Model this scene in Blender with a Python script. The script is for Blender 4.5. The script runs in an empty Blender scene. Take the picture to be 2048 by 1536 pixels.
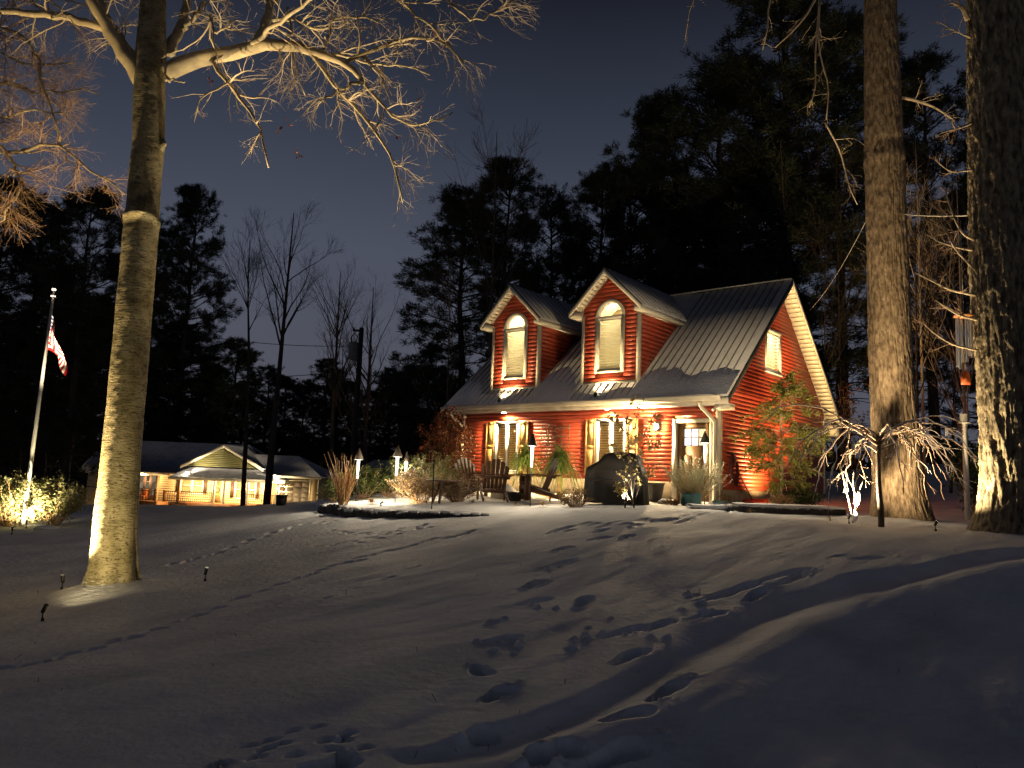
import bpy, math
import numpy as np
from mathutils import Vector, Matrix
rng = np.random.default_rng(7)
S = bpy.context.scene
COL = S.collection
# ---------------------------------------------------------------- camera
FPX = 1540.0; PITCH = math.radians(7.18); ROLL = math.radians(2.32)
EYE = np.array([0.0, 0.0, 1.6])
_fw = np.array([0, math.cos(PITCH), math.sin(PITCH)])
_up = np.array([0, -math.sin(PITCH), math.cos(PITCH)])
_rt = np.array([1.0, 0, 0])
CR = math.cos(ROLL)*_rt + math.sin(ROLL)*_up
CU = -math.sin(ROLL)*_rt + math.cos(ROLL)*_up
cam_d = bpy.data.cameras.new('camera'); cam = bpy.data.objects.new('camera', cam_d); COL.objects.link(cam)
cam_d.sensor_width = 36.0; cam_d.lens = FPX/2048*36.0; cam_d.clip_start = 0.05; cam_d.clip_end = 3000
M = Matrix(((CR[0], CU[0], -_fw[0], EYE[0]), (CR[1], CU[1], -_fw[1], EYE[1]), (CR[2], CU[2], -_fw[2], EYE[2]), (0, 0, 0, 1)))
cam.matrix_world = M
S.camera = cam
# ---------------------------------------------------------------- night sky
W = bpy.data.worlds.new('World'); S.world = W; W.use_nodes = True
wt = W.node_tree; wt.nodes.clear()
wo = wt.nodes.new('ShaderNodeOutputWorld'); wb = wt.nodes.new('ShaderNodeBackground')
wc = wt.nodes.new('ShaderNodeTexCoord'); ws = wt.nodes.new('ShaderNodeSeparateXYZ'); wr = wt.nodes.new('ShaderNodeValToRGB')
wt.links.new(wc.outputs['Generated'], ws.inputs[0]); wt.links.new(ws.outputs['Z'], wr.inputs[0])
cr = wr.color_ramp
_sk = ((0.0, (.088, .084, .098)), (.14, (.092, .097, .128)), (.28, (.078, .088, .126)), (.42, (.040, .048, .074)), (.58, (.009, .011, .019)), (1.0, (.0018, .0021, .0036)))
for p_, c_ in _sk[1:-1]: cr.elements.new(p_)
for e_, (p_, c_) in zip(cr.elements, _sk): e_.position = p_; e_.color = (*c_, 1)
wn = wt.nodes.new('ShaderNodeTexNoise'); wn.inputs['Scale'].default_value = 2.2; wn.inputs['Detail'].default_value = 3
wm = wt.nodes.new('ShaderNodeMix'); wm.data_type = 'RGBA'; wm.blend_type = 'MULTIPLY'; wm.inputs[0].default_value = .3
wt.links.new(wc.outputs['Generated'], wn.inputs['Vector']); wt.links.new(wr.outputs[0], wm.inputs[6]); wt.links.new(wn.outputs['Fac'], wm.inputs[7])
wt.links.new(wm.outputs[2], wb.inputs[0]); wt.links.new(wb.outputs[0], wo.inputs[0])
wb.inputs[1].default_value = 1.06
# ---------------------------------------------------------------- exposure
vs = S.view_settings; vs.view_transform = 'Standard'; vs.look = 'None'; vs.gamma = 1; vs.exposure = 0.0; vs.use_curve_mapping = False
S.render.engine = 'CYCLES'
cy = S.cycles; cy.use_denoising = True; cy.max_bounces = 5; cy.diffuse_bounces = 3; cy.glossy_bounces = 2; cy.transmission_bounces = 4
cy.transparent_max_bounces = 12; cy.caustics_reflective = False; cy.caustics_refractive = False; cy.sample_clamp_indirect = 3.0
LK = 2.8                                     # one dimmer for every lamp
WARM = (1.0, .70, .36); WARM2 = (1.0, .60, .24); SOFT = (1.0, .80, .52); COOLW = (1.0, .82, .56)
# ---------------------------------------------------------------- helpers
def ray(x, y): return _fw + CR*(x-1024)/FPX - CU*(y-768)/FPX
def at(x, y, Y):
    d = ray(x, y); return EYE + d*Y/d[1]
class MB:
    """collects vertices and faces of one mesh"""
    def __init__(s, f=None): s.V = []; s.Q = []; s.T = []; s.n = 0; s.f = f
    def add(s, v, q=None, t=None):
        v = np.asarray(v, float).reshape(-1, 3)
        if s.f is not None: v = s.f(v)
        s.V.append(v)
        if q is not None and len(q): s.Q.append(np.asarray(q, int).reshape(-1, 4)+s.n)
        if t is not None and len(t): s.T.append(np.asarray(t, int).reshape(-1, 3)+s.n)
        s.n += len(v); return s
    def box(s, x0, x1, y0, y1, z0, z1):
        v = [(x, y, z) for z in (z0, z1) for y in (y0, y1) for x in (x0, x1)]
        return s.add(v, [(0, 2, 3, 1), (4, 5, 7, 6), (0, 1, 5, 4), (2, 6, 7, 3), (0, 4, 6, 2), (1, 3, 7, 5)])
    def beam(s, p, q, w, h, up=(0, 0, 1)):
        p = np.array(p, float); q = np.array(q, float); d = q-p; d /= np.linalg.norm(d)
        u = np.cross(d, up); u /= np.linalg.norm(u); n = np.cross(u, d)
        v = [b+u*w/2*i+n*h/2*j for b in (p, q) for j in (-1, 1) for i in (-1, 1)]
        return s.add(v, [(0, 2, 3, 1), (4, 5, 7, 6), (0, 1, 5, 4), (2, 6, 7, 3), (0, 4, 6, 2), (1, 3, 7, 5)])
    def prism(s, poly, d0, d1, axis='y'):
        """closed polygon in two axes pulled along the third"""
        k = len(poly); o = {'y': (0, 2, 1), 'x': (1, 2, 0), 'z': (0, 1, 2)}[axis]
        v = np.zeros((2*k, 3))
        for i, (a, b) in enumerate(poly):
            for j, d in enumerate((d0, d1)):
                v[i+j*k, o[0]] = a; v[i+j*k, o[1]] = b; v[i+j*k, o[2]] = d
        q = [(i, (i+1) % k, (i+1) % k+k, i+k) for i in range(k)]
        if k == 4: return s.add(v, q+[(3, 2, 1, 0), (4, 5, 6, 7)])
        t = [(0, i+1, i) for i in range(1, k-1)]+[(k, k+i, k+i+1) for i in range(1, k-1)]
        return s.add(v, q, t)
    def tube(s, pts, r, n=8, cap=True):
        pts = np.asarray(pts, float); k = len(pts); r = np.broadcast_to(np.asarray(r, float), (k,))
        return s.tubes(pts[None], r[None], n, cap)
    def tubes(s, P, Rr, n=4, cap=False):
        v, q, t = tube_arrays(P, Rr, n, cap); return s.add(v, q, t)
    def lathe(s, prof, n=16, c=(0, 0, 0)):
        prof = np.asarray(prof, float); k = len(prof); a = np.arange(n)*2*math.pi/n
        v = np.stack([prof[:, 0, None]*np.cos(a)+c[0], prof[:, 0, None]*np.sin(a)+c[1], np.repeat(prof[:, 1, None]+c[2], n, 1)], -1)
        i = np.arange(k-1)[:, None]*n; j = np.arange(n)[None]; j2 = (j+1) % n
        q = np.stack([i+j, i+j2, i+n+j2, i+n+j], -1)
        return s.add(v, q)
    def mesh(s, name, smooth=False):
        V = np.concatenate(s.V); me = bpy.data.meshes.new(name)
        Q = np.concatenate(s.Q) if s.Q else np.zeros((0, 4), int); T = np.concatenate(s.T) if s.T else np.zeros((0, 3), int)
        me.vertices.add(len(V)); me.vertices.foreach_set('co', V.astype(np.float32).ravel())
        lv = np.concatenate([Q.ravel(), T.ravel()]).astype(np.int32)
        me.loops.add(len(lv)); me.loops.foreach_set('vertex_index', lv)
        st = np.concatenate([np.arange(len(Q))*4, len(Q)*4+np.arange(len(T))*3]).astype(np.int32)
        me.polygons.add(len(st)); me.polygons.foreach_set('loop_start', st)
        me.update(calc_edges=True)
        if smooth: me.polygons.foreach_set('use_smooth', np.ones(len(st), bool))
        return me
    def build(s, name, mat, parent=None, smooth=False, loc=None):
        return obj(name, s.mesh(name, smooth), mat, parent, loc)
def tube_arrays(P, Rr, n, cap=False):
    """P (T,k,3) centre lines, Rr (T,k) radii"""
    P = np.asarray(P, float); Tn, k, _ = P.shape
    tg = np.empty_like(P); tg[:, 1:-1] = P[:, 2:]-P[:, :-2]; tg[:, 0] = P[:, 1]-P[:, 0]; tg[:, -1] = P[:, -1]-P[:, -2]
    tg /= np.linalg.norm(tg, axis=-1, keepdims=True)+1e-12
    ov = P[:, -1]-P[:, 0]; ref = np.zeros((Tn, 3)); ref[np.arange(Tn), np.argmin(np.abs(ov), 1)] = 1
    u = np.cross(tg, ref[:, None]); u /= np.linalg.norm(u, axis=-1, keepdims=True)+1e-12; w = np.cross(tg, u)
    a = np.arange(n)*2*math.pi/n
    V = P[:, :, None]+Rr[:, :, None, None]*(np.cos(a)[:, None]*u[:, :, None]+np.sin(a)[:, None]*w[:, :, None])
    b = (np.arange(Tn)*k*n)[:, None, None]; i = (np.arange(k-1)*n)[None, :, None]; j = np.arange(n)[None, None]; j2 = (j+1) % n
    q = np.stack([b+i+j, b+i+j2, b+i+n+j2, b+i+n+j], -1).reshape(-1, 4)
    t = None
    if cap:
        bb = (np.arange(Tn)*k*n)[:, None]; m = np.arange(1, n-1)[None]
        t1 = np.stack([bb+0*m, bb+m+1, bb+m], -1); e = bb+(k-1)*n; t2 = np.stack([e+0*m, e+m, e+m+1], -1)
        t = np.concatenate([t1.reshape(-1, 3), t2.reshape(-1, 3)])
    return V.reshape(-1, 3), q, t
def obj(name, me, mat=None, parent=None, loc=None, rot=None, scale=None):
    o = bpy.data.objects.new(name, me); COL.objects.link(o)
    if mat is not None and me is not None and len(me.materials) == 0: me.materials.append(mat)
    if parent is not None: o.parent = parent
    if loc is not None: o.location = loc
    if rot is not None: o.rotation_euler = rot
    if scale is not None: o.scale = scale
    return o
def thing(name, label, cat, loc=(0, 0, 0), rz=0.0, group=None):
    o = bpy.data.objects.new(name, None); COL.objects.link(o); o.empty_display_size = .1
    o.location = tuple(float(c) for c in loc); o.rotation_euler = (0, 0, rz)
    return tag(o, label, cat, group)
def tag(o, label=None, cat=None, group=None, kind=None):
    if label: o['label'] = label
    if cat: o['category'] = cat
    if group: o['group'] = group
    if kind: o['kind'] = kind
    return o
def copy_tree(o, parent=None):
    c = o.copy(); COL.objects.link(c); c.parent = parent
    for ch in list(o.children): copy_tree(ch, c)
    return c
def light(kind, parent, loc, energy, color=WARM, aim=None, cone=90, blend=.6, size=.03):
    d = bpy.data.lights.new('lamp_light', kind); d.energy = energy*LK; d.color = color
    if kind in ('POINT', 'SPOT'): d.shadow_soft_size = size
    if kind == 'SPOT': d.spot_size = math.radians(cone); d.spot_blend = blend
    o = bpy.data.objects.new('lamp_light', d); COL.objects.link(o); o.parent = parent; o.location = tuple(float(c) for c in loc)
    if aim is not None: o.rotation_euler = Vector([float(c) for c in aim]).to_track_quat('-Z', 'Y').to_euler()
    return o
# ---- numpy noise
def _hash(i, j, s): 
    h = np.sin(i*127.1+j*311.7+s*74.7)*43758.5453
    return h-np.floor(h)
def vnoise(x, y, s=0):
    i = np.floor(x); j = np.floor(y); fx = x-i; fy = y-j; fx = fx*fx*(3-2*fx); fy = fy*fy*(3-2*fy)
    return (_hash(i, j, s)*(1-fx)+_hash(i+1, j, s)*fx)*(1-fy)+(_hash(i, j+1, s)*(1-fx)+_hash(i+1, j+1, s)*fx)*fy
def fbm(x, y, s=0, o=4):
    a = .5; r = 0
    for k in range(o): r = r+a*(vnoise(x, y, s+k)-.5); x = x*2.03+11.3; y = y*2.03+5.1; a *= .5
    return r
# ---- branching
def resample(pts, k):
    pts = np.asarray(pts, float); d = np.r_[0, np.cumsum(np.linalg.norm(np.diff(pts, axis=0), axis=1))]
    # smooth catmull-like: linear resample then light smoothing
    t = np.linspace(0, d[-1], k); p = np.stack([np.interp(t, d, pts[:, i]) for i in range(3)], -1)
    for _ in range(1): p[1:-1] = .5*p[1:-1]+.25*(p[2:]+p[:-2])
    return p
def unit(v): return v/(np.linalg.norm(v, axis=-1, keepdims=True)+1e-12)
def grow(P, Rr, per, length, angle, g, t0=.2, t1=1.0, k=7, wob=.25, rmul=.6, bias=(0, 0, 0), tip=.25, rmin=.002, taper_len=True, rmax=None):
    """children on every parent line; length=(lo,hi) metres, angle=(lo,hi) degrees, bias = steady pull on the growth direction"""
    N, kk, _ = P.shape
    t = g.uniform(t0, t1, (N, per)); ix = t*(kk-1); i0 = np.minimum(ix.astype(int), kk-2); fr = (ix-i0)[..., None]
    n_ = np.arange(N)[:, None]
    a = P[n_, i0]; b = P[n_, i0+1]; pos = a*(1-fr)+b*fr; tan = unit(b-a)
    rad = (Rr[n_, i0]*(1-fr[..., 0])+Rr[n_, i0+1]*fr[..., 0])*rmul
    rnd = unit(g.normal(size=tan.shape)); perp = unit(np.cross(tan, rnd))
    an = np.radians(g.uniform(angle[0], angle[1], t.shape))[..., None]
    d = unit(tan*np.cos(an)+perp*np.sin(an))
    L = g.uniform(length[0], length[1], t.shape)
    if taper_len: L = L*(1.15-.75*t)
    pos = pos.reshape(-1, 3); d = d.reshape(-1, 3); L = L.reshape(-1); rad = np.maximum(rad.reshape(-1), rmin)
    if rmax: rad = np.minimum(rad, rmax)
    C = np.empty((len(pos), k, 3)); C[:, 0] = pos; bias = np.array(bias)
    for m in range(1, k):
        d = unit(d+g.normal(size=d.shape)*wob+bias/(k-1))
        C[:, m] = C[:, m-1]+d*(L/(k-1))[:, None]
    RR = rad[:, None]*np.linspace(1, tip, k)[None]
    return C, np.maximum(RR, rmin*.6)
def leaf_quads(C, size, g, aspect=.55, droop=0.0, dirs=None, spread=.8):
    """one rhombic leaf at each centre"""
    N = len(C); d = g.normal(size=(N, 3)); d[:, 2] -= droop
    if dirs is not None: d = dirs+g.normal(size=(N, 3))*spread
    d = unit(d); s = unit(np.cross(d, g.normal(size=(N, 3)))); L = g.uniform(.65, 1.25, N)[:, None]*size
    v = np.stack([C, C+d*L*.5+s*L*aspect*.5, C+d*L, C+d*L*.5-s*L*aspect*.5], 1)
    return v.reshape(-1, 3), np.arange(4*N).reshape(-1, 4)
def blades(C, D, L, w, g, k=2):
    """thin pointed needles: triangles"""
    N = len(C); s = unit(np.cross(D, g.normal(size=(N, 3))))*w/2
    v = np.stack([C-s, C+s, C+D*np.asarray(L).reshape(-1, 1)], 1)
    return v.reshape(-1, 3), np.arange(3*N).reshape(-1, 3)
# ---------------------------------------------------------------- materials
def new_mat(name):
    m = bpy.data.materials.new(name); m.use_nodes = True; nt = m.node_tree; nt.nodes.clear()
    return m, nt, nt.nodes, nt.links
def N(nt, t, **kw):
    n = nt.nodes.new('ShaderNode'+t)
    for k_, v_ in kw.items():
        if k_ in n.inputs: n.inputs[k_].default_value = v_
        else: setattr(n, k_, v_)
    return n
def pmat(name, c, rough=.7, var=.25, scale=6.0, stretch=(1, 1, 1), bump=0.0, bscale=30.0, metal=0.0, spec=.3, c2=None, snow=0.0, trans=0.0, sthr=.45):
    """procedural surface: two-tone noise colour, fine relief, optional snow lying on what faces up"""
    m, nt, ns, ln = new_mat(name)
    out = N(nt, 'OutputMaterial'); b = N(nt, 'BsdfPrincipled'); b.inputs['Roughness'].default_value = rough; b.inputs['Metallic'].default_value = metal
    b.inputs['Specular IOR Level'].default_value = spec
    tc = N(nt, 'TexCoord'); mp = N(nt, 'Mapping'); mp.inputs['Scale'].default_value = stretch; ln.new(tc.outputs['Object'], mp.inputs[0])
    nz = N(nt, 'TexNoise'); nz.inputs['Scale'].default_value = scale; nz.inputs['Detail'].default_value = 5; ln.new(mp.outputs[0], nz.inputs['Vector'])
    rp = N(nt, 'ValToRGB'); ln.new(nz.outputs['Fac'], rp.inputs[0])
    lo = tuple(max(0, x*(1-var)) for x in c) if c2 is None else c2
    hi = tuple(min(1, x*(1+var)) for x in c) if c2 is None else c
    rp.color_ramp.elements[0].position = .32; rp.color_ramp.elements[1].position = .68
    rp.color_ramp.elements[0].color = (*lo, 1); rp.color_ramp.elements[1].color = (*hi, 1)
    colout = rp.outputs[0]
    if snow > 0:
        ge = N(nt, 'NewGeometry'); sp = N(nt, 'SeparateXYZ'); ln.new(ge.outputs['Normal'], sp.inputs[0])
        n2 = N(nt, 'TexNoise'); n2.inputs['Scale'].default_value = 9; ln.new(ge.outputs['Position'], n2.inputs['Vector'])
        ad = N(nt, 'Math', operation='MULTIPLY_ADD'); ln.new(n2.outputs['Fac'], ad.inputs[0]); ad.inputs[1].default_value = .5; ln.new(sp.outputs['Z'], ad.inputs[2])
        mr = N(nt, 'MapRange'); mr.inputs['From Min'].default_value = sthr+.25; mr.inputs['From Max'].default_value = sthr+.45; mr.inputs['To Max'].default_value = snow; ln.new(ad.outputs[0], mr.inputs['Value'])
        mx = N(nt, 'Mix', data_type='RGBA'); ln.new(mr.outputs[0], mx.inputs[0]); ln.new(colout, mx.inputs[6]); mx.inputs[7].default_value = (.82, .83, .86, 1); colout = mx.outputs[2]
    ln.new(colout, b.inputs['Base Color'])
    if bump > 0:
        bn = N(nt, 'TexNoise'); bn.inputs['Scale'].default_value = bscale; bn.inputs['Detail'].default_value = 6; ln.new(mp.outputs[0], bn.inputs['Vector'])
        bp = N(nt, 'Bump'); bp.inputs['Strength'].default_value = min(1, bump); bp.inputs['Distance'].default_value = .01*max(1, bump); ln.new(bn.outputs['Fac'], bp.inputs['Height']); ln.new(bp.outputs[0], b.inputs['Normal'])
    if trans > 0:
        tr = N(nt, 'BsdfTranslucent'); ln.new(colout, tr.inputs[0]); ms = N(nt, 'MixShader'); ms.inputs[0].default_value = trans
        ln.new(b.outputs[0], ms.inputs[1]); ln.new(tr.outputs[0], ms.inputs[2]); ln.new(ms.outputs[0], out.inputs[0])
    else: ln.new(b.outputs[0], out.inputs[0])
    return m
def emat(name, c, s):
    m, nt, ns, ln = new_mat(name); out = N(nt, 'OutputMaterial'); e = N(nt, 'Emission'); e.inputs[0].default_value = (*c, 1); e.inputs[1].default_value = s
    ln.new(e.outputs[0], out.inputs[0]); return m
def glass_mat(name, tint=(.9, .93, .92), refl=.9):
    m, nt, ns, ln = new_mat(name); out = N(nt, 'OutputMaterial'); t = N(nt, 'BsdfTransparent'); t.inputs[0].default_value = (*tint, 1)
    gl = N(nt, 'BsdfGlossy'); gl.inputs['Roughness'].default_value = .03; lw = N(nt, 'LayerWeight'); lw.inputs[0].default_value = .5; pw_ = N(nt, 'Math', operation='POWER'); ln.new(lw.outputs['Facing'], pw_.inputs[0]); pw_.inputs[1].default_value = 4.5
    mu = N(nt, 'Math', operation='MULTIPLY_ADD'); ln.new(pw_.outputs[0], mu.inputs[0]); mu.inputs[1].default_value = .6*refl; mu.inputs[2].default_value = .035*refl
    ms = N(nt, 'MixShader'); ln.new(mu.outputs[0], ms.inputs[0]); ln.new(t.outputs[0], ms.inputs[1]); ln.new(gl.outputs[0], ms.inputs[2]); ln.new(ms.outputs[0], out.inputs[0]); return m
def snow_mat():
    m, nt, ns, ln = new_mat('snow'); out = N(nt, 'OutputMaterial'); b = N(nt, 'BsdfPrincipled'); b.inputs['Roughness'].default_value = .75; b.inputs['Specular IOR Level'].default_value = .2
    ge = N(nt, 'NewGeometry'); n1 = N(nt, 'TexNoise'); n1.inputs['Scale'].default_value = 1.3; n1.inputs['Detail'].default_value = 6; ln.new(ge.outputs['Position'], n1.inputs['Vector'])
    rp = N(nt, 'ValToRGB'); rp.color_ramp.elements[0].color = (.66, .68, .72, 1); rp.color_ramp.elements[1].color = (.86, .87, .90, 1); rp.color_ramp.elements[0].position = .25; rp.color_ramp.elements[1].position = .6
    ln.new(n1.outputs['Fac'], rp.inputs[0]); ln.new(rp.outputs[0], b.inputs['Base Color'])
    n2 = N(nt, 'TexNoise'); n2.inputs['Scale'].default_value = 38; n2.inputs['Detail'].default_value = 10; n2.inputs['Roughness'].default_value = .78; ln.new(ge.outputs['Position'], n2.inputs['Vector'])
    n3 = N(nt, 'TexNoise'); n3.inputs['Scale'].default_value = 13; n3.inputs['Detail'].default_value = 6; ln.new(ge.outputs['Position'], n3.inputs['Vector'])
    b1 = N(nt, 'Bump'); b1.inputs['Strength'].default_value = .6; b1.inputs['Distance'].default_value = .010; ln.new(n2.outputs['Fac'], b1.inputs['Height'])
    b2 = N(nt, 'Bump'); b2.inputs['Strength'].default_value = .55; b2.inputs['Distance'].default_value = .035; ln.new(n3.outputs['Fac'], b2.inputs['Height']); ln.new(b1.outputs[0], b2.inputs['Normal'])
    ln.new(b2.outputs[0], b.inputs['Normal']); ln.new(b.outputs[0], out.inputs[0]); return m
def roof_mat(name, c_snow, c_metal, thr, sc=(1.2, 1.2, .35)):
    """metal sheet under a thin dusting of blown snow, streaked down the slope"""
    m, nt, ns, ln = new_mat(name); out = N(nt, 'OutputMaterial'); b = N(nt, 'BsdfPrincipled'); b.inputs['Roughness'].default_value = .6
    tc = N(nt, 'TexCoord'); mp = N(nt, 'Mapping'); mp.inputs['Scale'].default_value = sc; ln.new(tc.outputs['Object'], mp.inputs[0])
    n1 = N(nt, 'TexNoise'); n1.inputs['Scale'].default_value = 3.0; n1.inputs['Detail'].default_value = 8; n1.inputs['Roughness'].default_value = .65; ln.new(mp.outputs[0], n1.inputs['Vector'])
    rp = N(nt, 'ValToRGB'); rp.color_ramp.elements[0].position = thr-.12; rp.color_ramp.elements[1].position = thr+.12
    rp.color_ramp.elements[0].color = (*c_metal, 1); rp.color_ramp.elements[1].color = (*c_snow, 1); ln.new(n1.outputs['Fac'], rp.inputs[0]); ln.new(rp.outputs[0], b.inputs['Base Color'])
    n2 = N(nt, 'TexNoise'); n2.inputs['Scale'].default_value = 45; n2.inputs['Detail'].default_value = 6; ln.new(tc.outputs['Object'], n2.inputs['Vector'])
    bp = N(nt, 'Bump'); bp.inputs['Strength'].default_value = .5; bp.inputs['Distance'].default_value = .01; ln.new(n2.outputs['Fac'], bp.inputs['Height']); ln.new(bp.outputs[0], b.inputs['Normal'])
    ln.new(b.outputs[0], out.inputs[0]); return m
def beech_mat():
    m, nt, ns, ln = new_mat('beech_bark'); out = N(nt, 'OutputMaterial'); b = N(nt, 'BsdfPrincipled'); b.inputs['Roughness'].default_value = .8; b.inputs['Specular IOR Level'].default_value = .2
    tc = N(nt, 'TexCoord')
    n1 = N(nt, 'TexNoise'); n1.inputs['Scale'].default_value = 3.6; n1.inputs['Detail'].default_value = 8; n1.inputs['Roughness'].default_value = .65; ln.new(tc.outputs['Object'], n1.inputs['Vector'])
    rp = N(nt, 'ValToRGB'); e = rp.color_ramp.elements; e[0].position = .3; e[0].color = (.10, .08, .03, 1); e[1].position = .66; e[1].color = (.37, .32, .19, 1); ln.new(n1.outputs['Fac'], rp.inputs[0])
    # ringed lichen spots
    vo = N(nt, 'TexVoronoi'); vo.inputs['Scale'].default_value = 27; ln.new(tc.outputs['Object'], vo.inputs['Vector'])
    r2 = N(nt, 'ValToRGB'); e = r2.color_ramp.elements; e[0].position = .14; e[0].color = (0, 0, 0, 1); e[1].position = .36; e[1].color = (1, 1, 1, 1); ln.new(vo.outputs['Distance'], r2.inputs[0])
    n4 = N(nt, 'TexNoise'); n4.inputs['Scale'].default_value = 5; ln.new(tc.outputs['Object'], n4.inputs['Vector'])
    th = N(nt, 'MapRange'); th.inputs['From Min'].default_value = .42; th.inputs['From Max'].default_value = .52; ln.new(n4.outputs['Fac'], th.inputs['Value'])
    inv = N(nt, 'Math', operation='SUBTRACT'); inv.inputs[0].default_value = 1; ln.new(r2.outputs[0], inv.inputs[1])
    mu = N(nt, 'Math', operation='MULTIPLY'); ln.new(inv.outputs[0], mu.inputs[0]); ln.new(th.outputs[0], mu.inputs[1])
    m1 = N(nt, 'Mix', data_type='RGBA'); ln.new(mu.outputs[0], m1.inputs[0]); ln.new(rp.outputs[0], m1.inputs[6]); m1.inputs[7].default_value = (.10, .085, .04, 1)
    # pale frost flecks and horizontal cracks
    mp = N(nt, 'Mapping'); mp.inputs['Scale'].default_value = (2.2, 2.2, 10); ln.new(tc.outputs['Object'], mp.inputs[0])
    n2 = N(nt, 'TexNoise'); n2.inputs['Scale'].default_value = 5; n2.inputs['Detail'].default_value = 8; n2.inputs['Roughness'].default_value = .7; ln.new(mp.outputs[0], n2.inputs['Vector'])
    r3 = N(nt, 'ValToRGB'); e = r3.color_ramp.elements; e[0].position = .38; e[0].color = (.15, .13, .10, 1); e[1].position = .47; e[1].color = (1, 1, 1, 1); ln.new(n2.outputs['Fac'], r3.inputs[0])
    m2 = N(nt, 'Mix', data_type='RGBA', blend_type='MULTIPLY'); m2.inputs[0].default_value = .8; ln.new(m1.outputs[2], m2.inputs[6]); ln.new(r3.outputs[0], m2.inputs[7])
    # snow blown onto the flare of the trunk
    sp = N(nt, 'SeparateXYZ'); ln.new(tc.outputs['Object'], sp.inputs[0])
    hz = N(nt, 'MapRange'); hz.inputs['From Min'].default_value = .60; hz.inputs['From Max'].default_value = -.35; ln.new(sp.outputs['Z'], hz.inputs['Value'])
    s1 = N(nt, 'Math', operation='MULTIPLY_ADD'); ln.new(n2.outputs['Fac'], s1.inputs[0]); s1.inputs[1].default_value = 1.1; ln.new(hz.outputs[0], s1.inputs[2])
    s2 = N(nt, 'MapRange'); s2.inputs['From Min'].default_value = 1.12; s2.inputs['From Max'].default_value = 1.2; s2.inputs['To Max'].default_value = .8; ln.new(s1.outputs[0], s2.inputs['Value'])
    m3 = N(nt, 'Mix', data_type='RGBA'); ln.new(s2.outputs[0], m3.inputs[0]); ln.new(m2.outputs[2], m3.inputs[6]); m3.inputs[7].default_value = (.8, .81, .83, 1)
    # dark stretch above the collar: its shade painted into the bark colour
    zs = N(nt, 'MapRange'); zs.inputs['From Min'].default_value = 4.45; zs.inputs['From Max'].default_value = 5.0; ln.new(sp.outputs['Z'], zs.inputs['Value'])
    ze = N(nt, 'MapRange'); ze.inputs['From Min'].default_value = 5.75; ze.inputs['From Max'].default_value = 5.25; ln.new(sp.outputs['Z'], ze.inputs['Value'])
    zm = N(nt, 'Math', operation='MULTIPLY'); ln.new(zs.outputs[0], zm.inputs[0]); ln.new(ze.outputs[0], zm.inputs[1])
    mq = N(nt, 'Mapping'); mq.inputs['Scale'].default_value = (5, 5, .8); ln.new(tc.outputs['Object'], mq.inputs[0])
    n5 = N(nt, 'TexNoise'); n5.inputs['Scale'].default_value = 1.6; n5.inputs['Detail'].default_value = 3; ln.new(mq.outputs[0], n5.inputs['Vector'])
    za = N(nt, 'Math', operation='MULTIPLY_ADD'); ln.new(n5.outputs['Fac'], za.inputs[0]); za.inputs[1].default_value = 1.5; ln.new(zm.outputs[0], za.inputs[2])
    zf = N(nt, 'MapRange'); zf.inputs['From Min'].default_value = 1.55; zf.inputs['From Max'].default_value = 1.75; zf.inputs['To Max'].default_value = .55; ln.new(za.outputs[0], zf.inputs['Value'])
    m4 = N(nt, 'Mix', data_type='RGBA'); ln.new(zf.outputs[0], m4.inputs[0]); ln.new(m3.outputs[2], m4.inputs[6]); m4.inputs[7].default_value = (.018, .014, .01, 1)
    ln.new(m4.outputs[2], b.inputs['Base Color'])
    bp = N(nt, 'Bump'); bp.inputs['Strength'].default_value = .9; bp.inputs['Distance'].default_value = .02; ln.new(n2.outputs['Fac'], bp.inputs['Height']); ln.new(bp.outputs[0], b.inputs['Normal'])
    ln.new(b.outputs[0], out.inputs[0]); return m
SNOW = snow_mat()
M_RED = pmat('red_siding', (.375, .057, .026), .42, .14, 3, (1, 1, 12), .15, 60, spec=.4)
M_TRIM = pmat('cream_trim', (.72, .66, .53), .5, .08, 5, bump=.1, spec=.35)
M_WHITE = pmat('white_vinyl', (.82, .81, .76), .4, .05, 5, spec=.4)
M_SHUT = pmat('tan_shutter', (.34, .20, .075), .55, .12, 7, (1, 1, .2), .15)
M_DOOR = pmat('brown_door', (.15, .085, .04), .45, .15, 6, (1, 1, .2), .1)
M_FOUND = pmat('foundation', (.30, .25, .18), .85, .2, 5, bump=.5)
M_SEAM = pmat('dark_metal_seam', (.17, .17, .175), .5, .2, 6, metal=.3, snow=.0)
M_ROOF = roof_mat('dusted_metal_roof', (.58, .57, .57), (.42, .42, .42), .40)
M_ROOF2 = roof_mat('dusted_dormer_roof', (.50, .50, .52), (.36, .36, .37), .42)
M_BLACKM = pmat('black_metal', (.015, .015, .016), .5, .2, 8, spec=.4)
M_DARKEDGE = pmat('dark_drip_edge', (.03, .027, .025), .6, .2, 8)
M_BLIND = pmat('blind_slat', (.66, .60, .44), .5, .06, 4, trans=.4)
M_BLINDT = pmat('tan_blind_slat', (.30, .19, .075), .5, .1, 4, trans=.3)
M_ROOM = pmat('room_wall', (.80, .70, .48), .8, .05, 2)
M_GLASS = glass_mat('window_glass')
M_BULB = emat('warm_bulb', (1, .72, .38), 60)
M_LENS = emat('lamp_lens', (1, .82, .55), 40)
M_FROST = emat('frosted_lamp_tube', (1, .90, .74), 5)
M_DOORGL = emat('door_glass_lit', (.92, .93, 1.0), 1.6)
M_DOORGL2 = emat('door_glass_lit_warm', (1.0, .92, .50), 1.05)
M_OAK = pmat('oak_bark', (.27, .20, .125), .9, .35, 16, (1, 1, .4), 2.2, 45, c2=(.085, .055, .03))
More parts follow.
